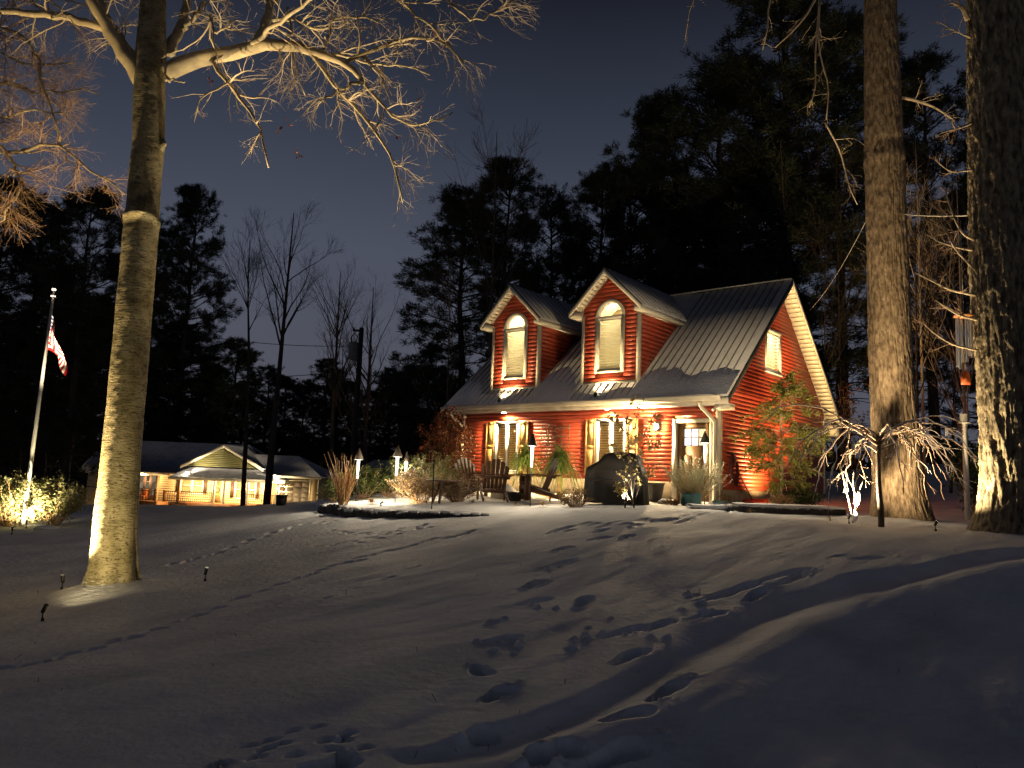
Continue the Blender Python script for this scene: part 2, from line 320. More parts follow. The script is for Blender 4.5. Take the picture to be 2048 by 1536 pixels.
M_OAK2 = pmat('pale_ridged_bark', (.36, .29, .18), .9, .35, 16, (1, 1, .35), 2.5, 45, c2=(.08, .06, .035))
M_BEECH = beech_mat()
M_BRANCH = pmat('beech_branch', (.36, .29, .17), .8, .3, 4, bump=.4, bscale=25)
M_TWIG = pmat('pale_twig', (.42, .33, .21), .8, .3, 2)
M_TWIGR = pmat('reddish_twig', (.38, .25, .15), .8, .3, 2)
M_TWIGD = pmat('dark_twig', (.06, .045, .035), .85, .3, 2)
M_PTRUNK = pmat('pine_bark', (.045, .034, .026), .9, .3, 8, (1, 1, .4), .5)
M_NEEDLE = pmat('pine_needles', (.028, .034, .016), .7, .4, .8)
M_LEAFG = pmat('green_leaf', (.09, .12, .03), .5, .4, 3, trans=.25, c2=(.04, .06, .018))
M_LEAFY = pmat('yellow_green_leaf', (.34, .31, .16), .5, .4, 4, trans=.3, c2=(.12, .13, .05))
M_LEAFB = pmat('tan_dry_leaf', (.34, .22, .10), .7, .4, 4, trans=.3, c2=(.15, .08, .035))
M_LEAFR = pmat('russet_leaf', (.20, .06, .025), .6, .4, 4, trans=.25, c2=(.08, .028, .014))
M_LEAFP = pmat('pale_leaf', (.50, .42, .20), .6, .3, 4, trans=.35, c2=(.25, .19, .07))
M_ROSEM = pmat('grey_green_leaf', (.42, .46, .30), .6, .35, 4, trans=.25, c2=(.20, .25, .14), snow=.5, sthr=.5)
M_BLADE = pmat('strap_leaf', (.20, .25, .06), .5, .35, 4, trans=.35, c2=(.09, .14, .03))
M_STRAW = pmat('straw', (.42, .27, .12), .7, .3, 5, trans=.3)
M_CHAIR = pmat('weathered_brown_board', (.13, .065, .035), .65, .25, 5, (1, 1, .3), .2, snow=.85, sthr=.62)
M_COVER = pmat('black_grill_cover', (.007, .006, .0055), .55, .3, 4, bump=.6, bscale=9, snow=.2, sthr=.75, spec=.2)
M_STONE = pmat('dark_block', (.055, .052, .05), .85, .3, 6, bump=.7, snow=.9, sthr=.5)
M_TEAL = pmat('teal_glaze', (.03, .14, .15), .3, .35, 6, (1, 1, .3), .1, spec=.5)
M_POT = pmat('dark_pot', (.04, .035, .03), .5, .2, 6)
M_SOIL = pmat('soil', (.05, .035, .025), .95, .3, 14, bump=.5, snow=.8, sthr=.5)
M_REDPL = pmat('red_plastic', (.40, .03, .02), .35, .1, 4, spec=.45)
M_ALU = pmat('brushed_aluminium', (.62, .62, .62), .35, .08, 5, (1, 1, .1), metal=.8)
M_POLE = pmat('flagpole_metal', (.55, .53, .48), .4, .08, 5, metal=.5)
M_CHWOOD = pmat('chime_wood', (.48, .20, .07), .5, .2, 6, (1, 1, .3))
M_WIRE = pmat('wire', (.04, .04, .04), .6, .1, 2)
M_ROPE = pmat('pale_rope', (.4, .37, .3), .8, .1, 8)
M_UPOLE = pmat('pole_wood', (.05, .038, .028), .9, .3, 6, (1, 1, .2), .4)
M_GREYM = pmat('grey_tank', (.22, .21, .20), .6, .15, 5)
M_NSID = pmat('tan_siding', (.50, .38, .20), .55, .1, 3, (1, 1, 10))
M_NGAB = pmat('olive_gable_siding', (.22, .21, .085), .6, .12, 3, (1, 1, 10))
M_NTRIM = pmat('neighbour_trim', (.74, .68, .52), .5, .06, 4)
M_NSHUT = pmat('dark_shutter', (.05, .028, .02), .6, .15, 4)
M_NROOF = roof_mat('snowed_shingle_roof', (.46, .47, .52), (.20, .20, .22), .38, (.5, .5, .5))
M_NWOOD = pmat('stained_porch_wood', (.22, .09, .03), .65, .2, 4)
M_NDOOR = pmat('ochre_door', (.26, .18, .07), .5, .1, 4)
M_GARAGE = pmat('garage_door_paint', (.52, .46, .36), .5, .05, 4)
M_CURT = pmat('curtain', (.42, .38, .27), .8, .12, 6, (1, 1, .1))
M_BIRD = pmat('birdhouse_white', (.66, .62, .52), .6, .1, 6)
M_ORANGE = pmat('orange_plastic', (.55, .14, .03), .5, .1, 4)
# ---------------------------------------------------------------- ground
CTRL = [(1024, 1536, 4.30), (0, 1536, 4.25), (2048, 1536, 4.1), (0, 1350, 6.1), (2048, 1300, 5.6), (225, 1180, 10.0), (85, 1240, 8.8), (410, 1160, 11.0), (45, 1054, 19.2),
        (300, 1022, 29.0), (450, 1016, 32.0), (590, 1011, 34), (640, 1020, 17.6), (760, 1031, 15.9), (965, 1030, 14.6), (1000, 1002, 18.0), (1250, 1014, 15.0), (1430, 1010, 18.5), (1762, 1056, 13.5),
        (1795, 1042, 16.0), (2010, 1070, 12.5), (1875, 1074, 11.5), (1700, 1042, 15.0), (1930, 975, 29.0), (2048, 955, 29.0), (1600, 1200, 8.0), (1300, 1100, 10.5),
        (800, 1100, 11.6), (600, 1100, 12.0), (450, 1150, 10.5), (1000, 1300, 6.5), (1500, 1400, 5.2), (1600, 1030, 15.5), (2048, 1130, 8.3), (0, 1100, 14.5), (250, 1060, 19)]
_cp = np.array([at(*c) for c in CTRL])
_cp = np.vstack([_cp, [(-22, 66, -1.8), (-40, 60, -1.8), (0, 66, -1.2), (-7, 45, -.6), (-16, 45, -.5), (6, 32, 1.4), (-2, 26, 1.2), (14, 34, 2.4), (30, 40, 4.0), (40, 15, 3.0), (15, 5, .8), (-15, 5, -.5), (-30, 20, -.6), (-45, 35, -1.0),
                      (0, -3, -.5), (-20, -8, -1), (20, -8, .2), (30, 80, 3), (-60, 90, -2), (0, 110, -2), (60, 110, 1), (7.5, 20.5, 1.25), (0, 21.5, 1.22), (3.5, 18, 1.22), (-12, 100, -2)]])
def _tk(d2): return np.where(d2 > 1e-9, d2*np.log(d2+1e-9)*.5, 0)
_n = len(_cp); _A = np.zeros((_n+3, _n+3)); _d2 = ((_cp[:, None, :2]-_cp[None, :, :2])**2).sum(-1)
_A[:_n, :_n] = _tk(_d2)+np.eye(_n)*3.0; _A[:_n, _n] = 1; _A[:_n, _n+1:] = _cp[:, :2]; _A[_n, :_n] = 1; _A[_n+1:, :_n] = _cp[:, :2].T
_w = np.linalg.solve(_A, np.r_[_cp[:, 2], 0, 0, 0])
def tz0(x, y):
    x = np.asarray(x, float); y = np.asarray(y, float); cx = np.clip(x, -70, 70); cy_ = np.clip(y, -10, 115)
    r = _w[_n]+_w[_n+1]*cx+_w[_n+2]*cy_
    for i in range(_n): r = r+_w[i]*_tk((cx-_cp[i, 0])**2+(cy_-_cp[i, 1])**2)
    return np.clip(r, -4, 8)
def gp(px, py, fn=tz0):
    """where the view through a picture point meets the snow"""
    d = ray(px, py); Y = np.geomspace(2.5, 120, 900); P = EYE+d*(Y/d[1])[:, None]; h = P[:, 2]-fn(P[:, 0], P[:, 1])
    i = np.argmax(h < 0)
    if h[i] >= 0: i = len(Y)-1
    t = h[i-1]/(h[i-1]-h[i]+1e-12) if i > 0 else 0
    return P[max(i-1, 0)]*(1-t)+P[i]*t
# the plough bank that curves past the camera
_up_e = np.array([gp(*p) for p in ((840, 1500), (1000, 1450), (1180, 1385), (1300, 1320), (1400, 1262), (1520, 1208), (1700, 1162), (1880, 1126), (2048, 1102), (2200, 1085))])
_cr_e = np.array([gp(*p) for p in ((960, 1535), (1120, 1475), (1290, 1415), (1400, 1362), (1500, 1300), (1620, 1240), (1760, 1192), (1900, 1155), (2048, 1128), (2200, 1106))])
_bs = np.linspace(-7, 3, 800)
_bp = np.interp(_bs, [-6, -2.2, -.9, -.35, -.1, .12, .3, .55, .8, 1.0, 1.2, 1.7], [-.75, -.36, -.19, -.065, -.02, -.012, -.035, -.08, -.095, -.045, .006, 0])
_kn = np.exp(-np.linspace(-2.5, 2.5, 31)**2); _bp = np.convolve(np.pad(_bp, 15, mode='edge'), _kn/_kn.sum(), 'valid')
def bank(x, y):
    """offset of the snow from the smooth lawn along the bank"""
    yu = np.interp(x, _up_e[:, 0], _up_e[:, 1]); yc = np.interp(x, _cr_e[:, 0], _cr_e[:, 1]); yc = np.minimum(yc, yu-.25)
    wv = (fbm(x*1.3, y*1.3, 3, 3))*.25
    s = (y-yc)/(yu-yc)+wv*.35
    far = np.interp(s, _bs, _bp)
    fade = np.clip((x+.9)/1.0, 0, 1); fade = fade*fade*(3-2*fade)*np.clip((24-x)/6, 0, 1)
    return far*fade*.8
def drifts(x, y):
    c, s_ = math.cos(math.radians(50)), math.sin(math.radians(50))
    u = x*c+y*s_; v = -x*s_+y*c
    n = fbm(u*.33, v*1.5, 11, 3)*.085+fbm(u*.9+3, v*3.4, 21, 3)*.04+fbm(x*7, y*7, 51, 3)*.008
    n = n+fbm(x*.5, y*.5, 31, 2)*.12
    return n*np.clip(1.25-.02*np.hypot(x, y), .25, 1)
_wl = np.array([gp(*p) for p in ((628, 1012), (640, 1022), (700, 1031), (760, 1032), (830, 1032), (900, 1031), (970, 1029), (1010, 1027))])
def bed(x, y):
    """raised planting bed behind the block edging"""
    yw = np.interp(x, _wl[:, 0], _wl[:, 1]); h = np.interp(x, [_wl[0, 0]-.15, _wl[0, 0]+.1, _wl[2, 0], _wl[5, 0], _wl[7, 0]], [0, .16, .17, .09, .0])
    t = np.clip((y-yw-.08)/.1, 0, 1)*np.clip((26-y)/5, 0, 1); return h*t*t*(3-2*t)
def tz1(x, y): return tz0(x, y)+bank(x, y)+drifts(x, y)+bed(x, y)
# fan-shaped grid, finer near the viewer
_ya = -5.0
_rows = np.concatenate([np.arange(-40, -6, 6), np.arange(-6, 2.2, .35), np.geomspace(2.3+5, 14+5, 640)-5, np.geomspace(14.08+5, 42+5, 240)-5, np.geomspace(43.5+5, 1500, 60)-5])
_cols = np.concatenate([-np.geomspace(.68, 6, 26)[::-1], np.linspace(-.66, .66, 820), np.geomspace(.68, 6, 26)])
GX, GY = np.meshgrid(_cols, _rows); GXw = GX*np.maximum(GY-_ya, 2.5)
# gentle spread behind the viewer
GZ = tz1(GXw.ravel(), GY.ravel()).reshape(GX.shape)
PRINTS = []      # x1,y1,x2,y2 (picture), width m, depth m
for a in [(945, 1322, 975, 1342), (968, 1396, 1028, 1368), (935, 1468, 990, 1445), (965, 1283, 1040, 1268), (975, 1248, 1003, 1233), (1035, 1205, 1102, 1188), (1155, 1216, 1176, 1192), (1045, 1172, 1084, 1157),
          (1078, 1134, 1155, 1118), (1105, 1106, 1146, 1096), (1175, 1083, 1222, 1072), (1240, 1080, 1264, 1068), (1188, 1066, 1215, 1059), (1225, 1322, 1292, 1290), (1200, 1270, 1300, 1246), (1290, 1258, 1345, 1238),
          (1375, 1240, 1445, 1220), (1390, 1205, 1470, 1180), (1440, 1188, 1520, 1165), (1520, 1165, 1622, 1138), (1560, 1172, 1612, 1150), (1490, 1202, 1532, 1178), (1300, 1390, 1365, 1345), (1205, 1430, 1305, 1402),
          (1185, 1492, 1290, 1455), (1085, 1492, 1165, 1468), (600, 1535, 720, 1522), (1700, 1124, 1765, 1116), (1655, 1118, 1690, 1114), (1055, 1510, 1100, 1480)]:
    PRINTS.append((*a, .145, .15))
for x, y in [(500, 1487), (537, 1478), (585, 1458), (637, 1453), (532, 1497), (565, 1486), (512, 1514), (588, 1511), (650, 1482), (666, 1497), (695, 1466), (686, 1479), (730, 1492), (686, 1507), (440, 1528)]:
    PRINTS.append((x-13, y+4, x+13, y-4, .065, .075))
def trail(pts, n, L, w, dp, jit, g):
    pts = np.array(pts, float); d = np.r_[0, np.cumsum(np.hypot(*np.diff(pts, axis=0).T))]
    for t in np.linspace(0, d[-1], n):
        x = np.interp(t, d, pts[:, 0])+g.normal()*jit*1.6; y = np.interp(t, d, pts[:, 1])+g.normal()*jit*.4
        PRINTS.append((x-L, y+L*.27, x+L, y-L*.27, w, dp))
_g = np.random.default_rng(5)
trail([(5, 1340), (75, 1330), (165, 1306), (290, 1274), (345, 1250), (415, 1228), (470, 1204), (520, 1186), (600, 1160)], 15, 22, .12, .12, 3, _g)
trail([(600, 1160), (700, 1122), (800, 1095), (930, 1062)], 16, 16, .11, .10, 4, _g)
trail([(345, 1127), (430, 1108), (530, 1074), (600, 1052), (660, 1042)], 15, 10, .10, .08, 3, _g)
trail([(640, 1095), (700, 1085), (760, 1072), (860, 1052)], 18, 6, .08, .07, 6, _g)
trail([(670, 1060), (760, 1062), (850, 1050)], 16, 5, .08, .07, 5, _g)
trail([(1100, 1060), (1250, 1044), (1400, 1035), (1450, 1022)], 24, 12, .12, .08, 9, _g)
trail([(560, 1215), (700, 1180), (830, 1140)], 5, 12, .06, .04, 8, _g)
_fl = np.c_[GXw.ravel(), GY.ravel()]; _off = np.zeros(len(_fl)); GZf = GZ.ravel()
_sel = np.where((_fl[:, 1] > 2) & (_fl[:, 1] < 22) & (np.abs(_fl[:, 0]) < 14))[0]; _sx, _sy = _fl[_sel].T
for k_, (x1, y1, x2, y2, w_, dp) in enumerate(PRINTS):
    a = gp(x1, y1)[:2]; b_ = gp(x2, y2)[:2]; c = (a+b_)/2; d = b_-a; L = np.hypot(*d); L2 = min(max(L, .10), .8)/2
    if L > .9: d = d/L; 
    u = d/np.hypot(*d); q = np.where((np.abs(_sx-c[0]) < L2+.45) & (np.abs(_sy-c[1]) < L2+.45))[0]
    if not len(q): continue
    dx = _sx[q]-c[0]; dy = _sy[q]-c[1]; al = dx*u[0]+dy*u[1]; ac = -dx*u[1]+dy*u[0]
    nz = fbm(dx*9+k_, dy*9, 40+k_, 3)
    wl = w_/2*(1+.25*np.sin(al/L2*2.5))                       # boot outline: waist and ball
    e = (np.abs(al)/L2)**3+(np.abs(ac)/wl)**2.6+nz*.55; e = np.maximum(e, 0)
    dent = -dp*np.clip((1.2-e)/.25, 0, 1)*(1+nz*.5)*(.75+.35*np.cos(al/L2*2.2+.6))
    rim = .016*np.exp(-((e-1.6)/.4)**2)*(1+nz*2.5)
    sc_ = np.clip((np.abs(al)/L2-.6)/1.2, 0, 1)*np.exp(-(al/L2-1.35)**2*4)*np.exp(-(ac/w_)**2*2)*(vnoise(dx*22+k_, dy*22, 9) > .55)*.03
    _off[_sel[q]] = np.minimum(_off[_sel[q]], dent) + np.where(dent > -.002, rim+sc_, 0)
GZf = GZf+_off
# clods kicked out beside the scuffed trail
_g2 = np.random.default_rng(15)
for cx_, cy_, sp, n_ in ((1240, 1262, 45, 12), (1400, 1212, 30, 10), (1170, 1285, 30, 7), (985, 1288, 25, 6), (1070, 1208, 20, 4), (1105, 1132, 20, 4), (950, 1462, 22, 6), (1100, 1500, 35, 7), (1400, 1188, 25, 8)):
    for _ in range(n_):
        c = gp(cx_+_g2.normal()*sp, cy_+_g2.normal()*sp*.28)[:2]; rr_ = _g2.uniform(.018, .042)
        q = np.where((np.abs(_sx-c[0]) < .15) & (np.abs(_sy-c[1]) < .15))[0]
        if len(q): d_ = np.hypot(_sx[q]-c[0], (_sy[q]-c[1])); GZf[_sel[q]] += rr_*.8*np.sqrt(np.clip(1-(d_/rr_)**2, 0, 1))*(1+fbm(_sx[q]*30, _sy[q]*30, 3, 2))
# snow heaped at the foot of the big trees
BEECH_B = at(225, 1182, 10.0); OAK_B = at(1797, 1044, 16.0); ROAK_B = at(2016, 1072, 11.6)
for B_, h_, r_ in ((BEECH_B, .16, .8), (OAK_B, .08, 1.0), (ROAK_B, .10, .9)):
    d_ = np.hypot(_fl[:, 0]-B_[0]+.1, _fl[:, 1]-B_[1]+.25); GZf = GZf+h_*np.exp(-(d_/r_)**2)
def tzf(x, y):
    z = tz1(x, y)
    for B_, h_, r_ in ((BEECH_B, .16, .8), (OAK_B, .08, 1.0), (ROAK_B, .10, .9)): z = z+h_*np.exp(-(np.hypot(x-B_[0]+.1, y-B_[1]+.25)/r_)**2)
    return z
nr, nc = GX.shape
_i = np.arange(nr-1)[:, None]*nc; _j = np.arange(nc-1)[None]
_q = np.stack([_i+_j, _i+_j+1, _i+nc+_j+1, _i+nc+_j], -1).reshape(-1, 4)
ground = MB().add(np.c_[GXw.ravel(), GY.ravel(), GZf], _q).build('snow_ground', SNOW, smooth=True)
tag(ground, 'uneven snow-covered lawn with footprints and drifts', kind='structure')
def G(px, py): 
    p = gp(px, py, tzf); return p
def onground(x, y): return (x, y, float(tzf(np.array([x]), np.array([y]))[0]))
# ---------------------------------------------------------------- red cottage
YAW = math.radians(-40.5); HC = at(1440, 812, 19.4); HC[2] = 1.25
house = thing('red_cottage', 'red clapboard cottage with two arched dormers and a snow-dusted metal roof', 'house', HC, YAW)
dF = np.array([math.cos(YAW), math.sin(YAW), 0]); dG = np.array([-math.sin(YAW), math.cos(YAW), 0])
def HW(a, g, z): return HC+dF*a+dG*g+np.array([0, 0, z])
def F_front(g0): return lambda v: np.stack([v[:, 0], g0-v[:, 2], v[:, 1]], -1)      # u along the front, w up, d outwards
def F_gable(a0): return lambda v: np.stack([a0+v[:, 2], v[:, 0], v[:, 1]], -1)
LEN, DEP, SOF = 9.0, 7.76, 2.45
RZ0, RG0, SL = 2.68, -.42, 3.89/4.30          # roof top at the eave; slope
def roofz(g): return RZ0+(np.minimum(g, DEP-g)-RG0)*SL
APEX = float(roofz(DEP/2))
def wall_grid(f, u0, u1, w0, w1, th, holes):
    """a flat wall cut round rectangular openings"""
    mb = MB(f); us = sorted({u0, u1, *[h[0] for h in holes], *[h[1] for h in holes]})
    for a, b in zip(us[:-1], us[1:]):
        hs = sorted([h for h in holes if h[0] < b-1e-6 and h[1] > a+1e-6], key=lambda h: h[2]); w = w0
        for h in hs:
            if h[2] > w: mb.box(a, b, w, h[2], -th, 0)
            w = h[3]
        if w < w1: mb.box(a, b, w, w1, -th, 0)
    return mb
CRS = .108
def plank_mesh(f, segs, w0, w1, proud=.010):
    """one clapboard: lower edge proud; segs = (u0 low, u0 high, u1 high, u1 low)"""
    mb = MB(f); a, b, c, d = segs
    v = [(a, w0, .002), (d, w0, .002), (d, w0, proud), (a, w0, proud), (b, w1, .002), (c, w1, .002), (c, w1, .005), (b, w1, .005)]
    return mb.add(v, [(0, 1, 2, 3), (3, 2, 6, 7), (7, 6, 5, 4), (0, 3, 7, 4), (1, 5, 6, 2), (0, 4, 5, 1)]).mesh('plank')
_unit_plank = {}
def planks(parent, f, key, u0, u1, w0, w1, holes, mat=M_RED, course=CRS, shape=None):
    """rows of boards between w0 and w1, stopped at the openings; shape(w) limits the row"""
    k = int(math.ceil((w1-w0)/course-1e-6))
    for i in range(k):
        lo = w0+i*course; hi = min(w0+(i+1)*course, w1)+.004
        if shape: (la, lb), (ha, hb) = shape(lo), shape(min(hi, w1))
        else: la = ha = u0; lb = hb = u1
        cuts = []
        for h in holes:
            if callable(h): c = h(lo, hi)
            else: c = (h[0], h[1]) if (h[2] < hi-.012 and h[3] > lo+.012) else None
            if c: cuts.append(c)
        segs = []; cl, ch = la, ha
        for c in sorted(cuts):
            if c[0] > min(cl, ch)+.02: segs.append((cl, ch, c[0], c[0]))
            cl = ch = c[1]
        if lb > cl+.02: segs.append((cl, ch, hb, lb))
        for s in segs:
            if (s[3]-s[0]) < .03 and (s[2]-s[1]) < .03: continue
            if s[2] < s[1]: m_ = (s[1]+s[2])/2; s = (s[0], m_, m_, s[3])
            obj('plank', plank_mesh(f, s, lo, hi), mat, parent)
W1 = (-7.55, -6.58, .61, 2.19); W2 = (-3.73, -2.74, .61, 2.19); DR = (-1.31, -.15, .0, 2.14)
def inset(h, d): return (h[0]+d, h[1]-d, h[2]+d, h[3]-d)
fF = F_front(0)
wf = wall_grid(fF, -LEN, 0, -.3, SOF, .14, [inset(W1, .05), inset(W2, .05), (DR[0]+.06, DR[1]-.06, 0, DR[3]-.06)]).build('front_wall', M_RED, house)
planks(wf, fF, 'f', -LEN+.1, -.1, .5, SOF, [W1, W2, DR, (-7.95, -7.55, .6, 2.2), (-6.58, -6.19, .6, 2.2), (-4.11, -3.73, .6, 2.2), (-2.74, -2.36, .6, 2.2)])
MB(fF).box(-LEN, DR[0], -.35, .5, .0, .03).box(DR[1], 0, -.35, .5, .0, .03).build('foundation_strip', M_FOUND, house)
# gable wall on the right
fG = F_gable(0)
GW = (2.87, 4.0, 3.76, 5.0)
def gshape(w):
    h = (w-(RZ0-.12))/SL+RG0
    lo = max(0.0, h); return (lo+.1 if lo <= 0 else lo+.02, DEP-(lo+.1 if lo <= 0 else lo+.02))
mbg = MB(fG)
for (u0, u1) in ((0, GW[0]), (GW[0], GW[1]), (GW[1], DEP)):
    pass
zt = lambda g: float(roofz(g))-.14
def gable_col(u0, u1, w0, top=True, w1=None):
    if w1 is not None: return mbg.box(u0, u1, w0, w1, -.14, 0)
    v = [(u0, w0, 0), (u1, w0, 0), (u1, zt(u1), 0), (u0, zt(u0), 0), (u0, w0, -.14), (u1, w0, -.14), (u1, zt(u1), -.14), (u0, zt(u0), -.14)]
    mbg.add(v, [(0, 1, 2, 3), (7, 6, 5, 4), (0, 4, 5, 1), (1, 5, 6, 2), (2, 6, 7, 3), (3, 7, 4, 0)])
gi = inset(GW, .05)
gable_col(.0, gi[0], -.3); gable_col(gi[0], DEP/2, gi[3]); gable_col(DEP/2, gi[1], gi[3]); gable_col(gi[1], DEP, -.3); gable_col(gi[0], gi[1], -.3, w1=gi[2])
wg = mbg.build('gable_wall', M_RED, house)
planks(wg, fG, 'g', 0, DEP, .35, APEX-.3, [GW], shape=gshape)
MB(fG).box(0, DEP, -.4, .35, .0, .03).build('foundation_strip', M_FOUND, house)
# left and back walls (seen only from aside)
mbl = MB(); v = [(-LEN, 0, -.3), (-LEN, DEP, -.3), (-LEN, DEP, zt(DEP)), (-LEN, DEP/2, zt(DEP/2)), (-LEN, 0, zt(0))]
mbl.add(v+[(x+.14, y, z) for x, y, z in v], [(0, 1, 6, 5), (1, 2, 7, 6), (2, 3, 8, 7), (3, 4, 9, 8), (4, 0, 5, 9)], [(0, 4, 1), (1, 4, 2), (2, 4, 3), (5, 6, 9), (6, 7, 9), (7, 8, 9)]).build('far_gable_wall', M_RED, house)
MB().box(-LEN+.15, -.15, DEP-.14, DEP, -.3, SOF+.3).build('rear_wall', M_RED, house)
MB().box(-LEN+.15, -.15, .15, DEP-.15, 2.5, 2.62).build('upper_floor', M_ROOM, house)
# corner posts
for a0, a1, g0, g1 in ((-.1, .02, -.025, .1), (-LEN-.02, -LEN+.1, -.025, .1), (-.08, .025, DEP-.1, DEP+.02)):
    MB().box(a0, a1, g0, g1, .0, SOF+(.28 if g0 > 1 else 0)).build('corner_post', M_TRIM, house)
# roof slabs
OV = .42
def slab(g0, z0, g1, z1, a0, a1, th=.09):
    mb = MB(); n = np.array([-(z1-z0), (g1-g0)]); n = n/np.linalg.norm(n)*th
    if n[1] < 0: n = -n
    v = []
    for a in (a0, a1): v += [(a, g0, z0), (a, g1, z1), (a, g1-n[0], z1-n[1]), (a, g0-n[0], z0-n[1])]
    return mb.add(v, [(0, 1, 2, 3), (7, 6, 5, 4), (0, 4, 5, 1), (1, 5, 6, 2), (2, 6, 7, 3), (3, 7, 4, 0)])
rf = slab(RG0, RZ0, DEP/2, APEX, -LEN-OV-.1, OV).build('front_roof', M_ROOF, house)
rb = slab(DEP-RG0, RZ0, DEP/2, APEX-.003, -LEN-OV-.1, OV-.002).build('rear_roof', M_ROOF, house)
D1, D2 = -7.04, -3.48
DW, DGF, DTOP = .97, .20, 5.30             # half width, front plane, eave height of a dormer
def seam_mesh(L):
    m = MB(); m.beam((0, 0, 0), (0, L*math.cos(math.atan(SL)), L*math.sin(math.atan(SL))), .018, .034); return m.mesh('seam')
cosS = math.cos(math.atan(SL)); Lfull = (DEP/2-RG0)/cosS
full = seam_mesh(Lfull-.06); short = seam_mesh((DGF-.04-RG0)/cosS-.05)
a = -LEN-OV+.02
while a < OV-.05:
    ind = any(abs(a-c) < DW+.02 for c in (D1, D2))
    obj('seam', short if ind else full, M_SEAM, rf, (a, RG0+.02, RZ0+.02*SL+.02)); a += .228
MB().beam((-LEN-OV-.1, DEP/2, APEX+.012), (OV, DEP/2, APEX+.012), .22, .03).build('ridge_cap', M_SEAM, rf)
# snow lying on the lower part of the roof
def roof_snow(a0, a1, reach, seed, th=.03):
    na = int((a1-a0)/.05); ng = 26; A = np.linspace(a0, a1, na); T_ = np.linspace(0, 1, ng)
    AA, TT = np.meshgrid(A, T_); r = reach*(.75+1.1*fbm(AA*1.1, AA*0+seed, seed, 4)); gg = RG0-.02+TT*r
    h = th*np.clip(1-TT**3, 0, 1)*(1+.8*fbm(AA*2.5, gg*2.5, seed+3, 3))*np.clip((1-TT)*6, 0, 1)+.006-.03*(TT >= .999)
    z = RZ0+(gg-RG0)*SL+h
    v = np.stack([AA, gg-h*.5, z], -1); i = np.arange(ng-1)[:, None]*na; j = np.arange(na-1)[None]
    q = np.stack([i+j, i+j+1, i+na+j+1, i+na+j], -1)
    return MB().add(v, q)
roof_snow(-LEN-OV-.05, D1-DW-.03, 1.1, 1).build('snow_patch', SNOW, rf, True)
roof_snow(D1-DW-.02, D1+DW+.02, .52, 2, .02).build('snow_patch', SNOW, rf, True)
roof_snow(D1+DW+.03, D2-DW-.03, 1.5, 3).build('snow_patch', SNOW, rf, True)
roof_snow(D2-DW-.02, D2+DW+.02, .52, 4, .02).build('snow_patch', SNOW, rf, True)
roof_snow(D2+DW+.03, OV-.03, 1.25, 5).build('snow_patch', SNOW, rf, True)
# eaves: soffit, fascia, gutter, downspouts
MB().box(-LEN-OV, OV-.01, RG0+.03, -.026, SOF, SOF+.02).build('soffit', M_WHITE, house)
MB().box(-LEN-OV, OV-.01, RG0, RG0+.028, SOF, RZ0-.07).build('fascia', M_TRIM, house)
gut = [(RG0-.002, 2.53), (RG0-.075, 2.53), (RG0-.11, 2.57), (RG0-.11, 2.61), (RG0-.13, 2.64), (RG0-.13, 2.665), (RG0-.118, 2.665), (RG0-.1, 2.62), (RG0-.002, 2.60)]
MB().prism(gut, -LEN-OV-.12, OV-.18, 'x').build('gutter', M_TRIM, house, loc=None)
def downspout(a, side):
    p = [(a, RG0-.06, 2.53), (a, RG0-.06, 2.46), (a+.02*side, RG0-.04, 2.38), (a+.16*side, -.17, 2.14), (a+.2*side, -.085, 2.03), (a+.2*side, -.08, 1.9), (a+.2*side, -.08, .1), (a+.2*side, -.2, .02)]
    MB().tube(p, .048, 8).build('downspout', M_TRIM, house, True)
downspout(-9.12, 1); downspout(-.30, 1)
# eave boxes at the gable
MB().box(.03, OV-.012, RG0+.03, -.02, 2.33, SOF-.003).build('eave_return', M_TRIM, house)
MB().box(.03, OV-.012, DEP-.05, DEP-RG0-.05, SOF-.22, RZ0-.1).build('eave_return', M_TRIM, house)
# rake boards and soffit boards under the right overhang
def rake(sgn):
    g0 = RG0 if sgn > 0 else DEP-RG0
    mb = MB(); v = []
    for a_ in (OV+.002, OV+.03):
        for (g, z, dz) in ((g0, RZ0, 0), (DEP/2, APEX, 0), (DEP/2, APEX, -.17), (g0, RZ0, -.17)): v.append((a_, g, z+dz-.01))
    return mb.add(v, [(0, 1, 2, 3), (7, 6, 5, 4), (0, 4, 5, 1), (2, 6, 7, 3), (3, 7, 4, 0), (1, 5, 6, 2)])
rake(1).build('rake_board', M_DARKEDGE, house); rake(-1).build('rake_board', M_TRIM, house)
nb = 34; sb_len = (DEP/2-RG0)/nb
for sgn in (-1, 1):
    mb = MB(); g0 = 0; d_ = -sgn
    v = []
    for a_ in (.02, OV-.002):
        for (g, t) in ((.004, 0), (sb_len-.018, 0), (sb_len-.018, .016), (.004, .016)): v.append((a_, g, t))
    w_ = np.array(v); w_[:, 2] += -w_[:, 1]*SL; w_[:, 1] *= -sgn
    me = MB().add(w_, [(0, 1, 2, 3), (7, 6, 5, 4), (0, 4, 5, 1), (1, 5, 6, 2), (2, 6, 7, 3), (3, 7, 4, 0)]).mesh('soffit_board')
    par = rb if sgn == -1 else rf
    for i in range(nb):
        dg = i*sb_len
        obj('soffit_board', me, M_TRIM, par, (0, DEP/2-sgn*dg if sgn == 1 else DEP/2+dg, APEX-dg*SL-.155))
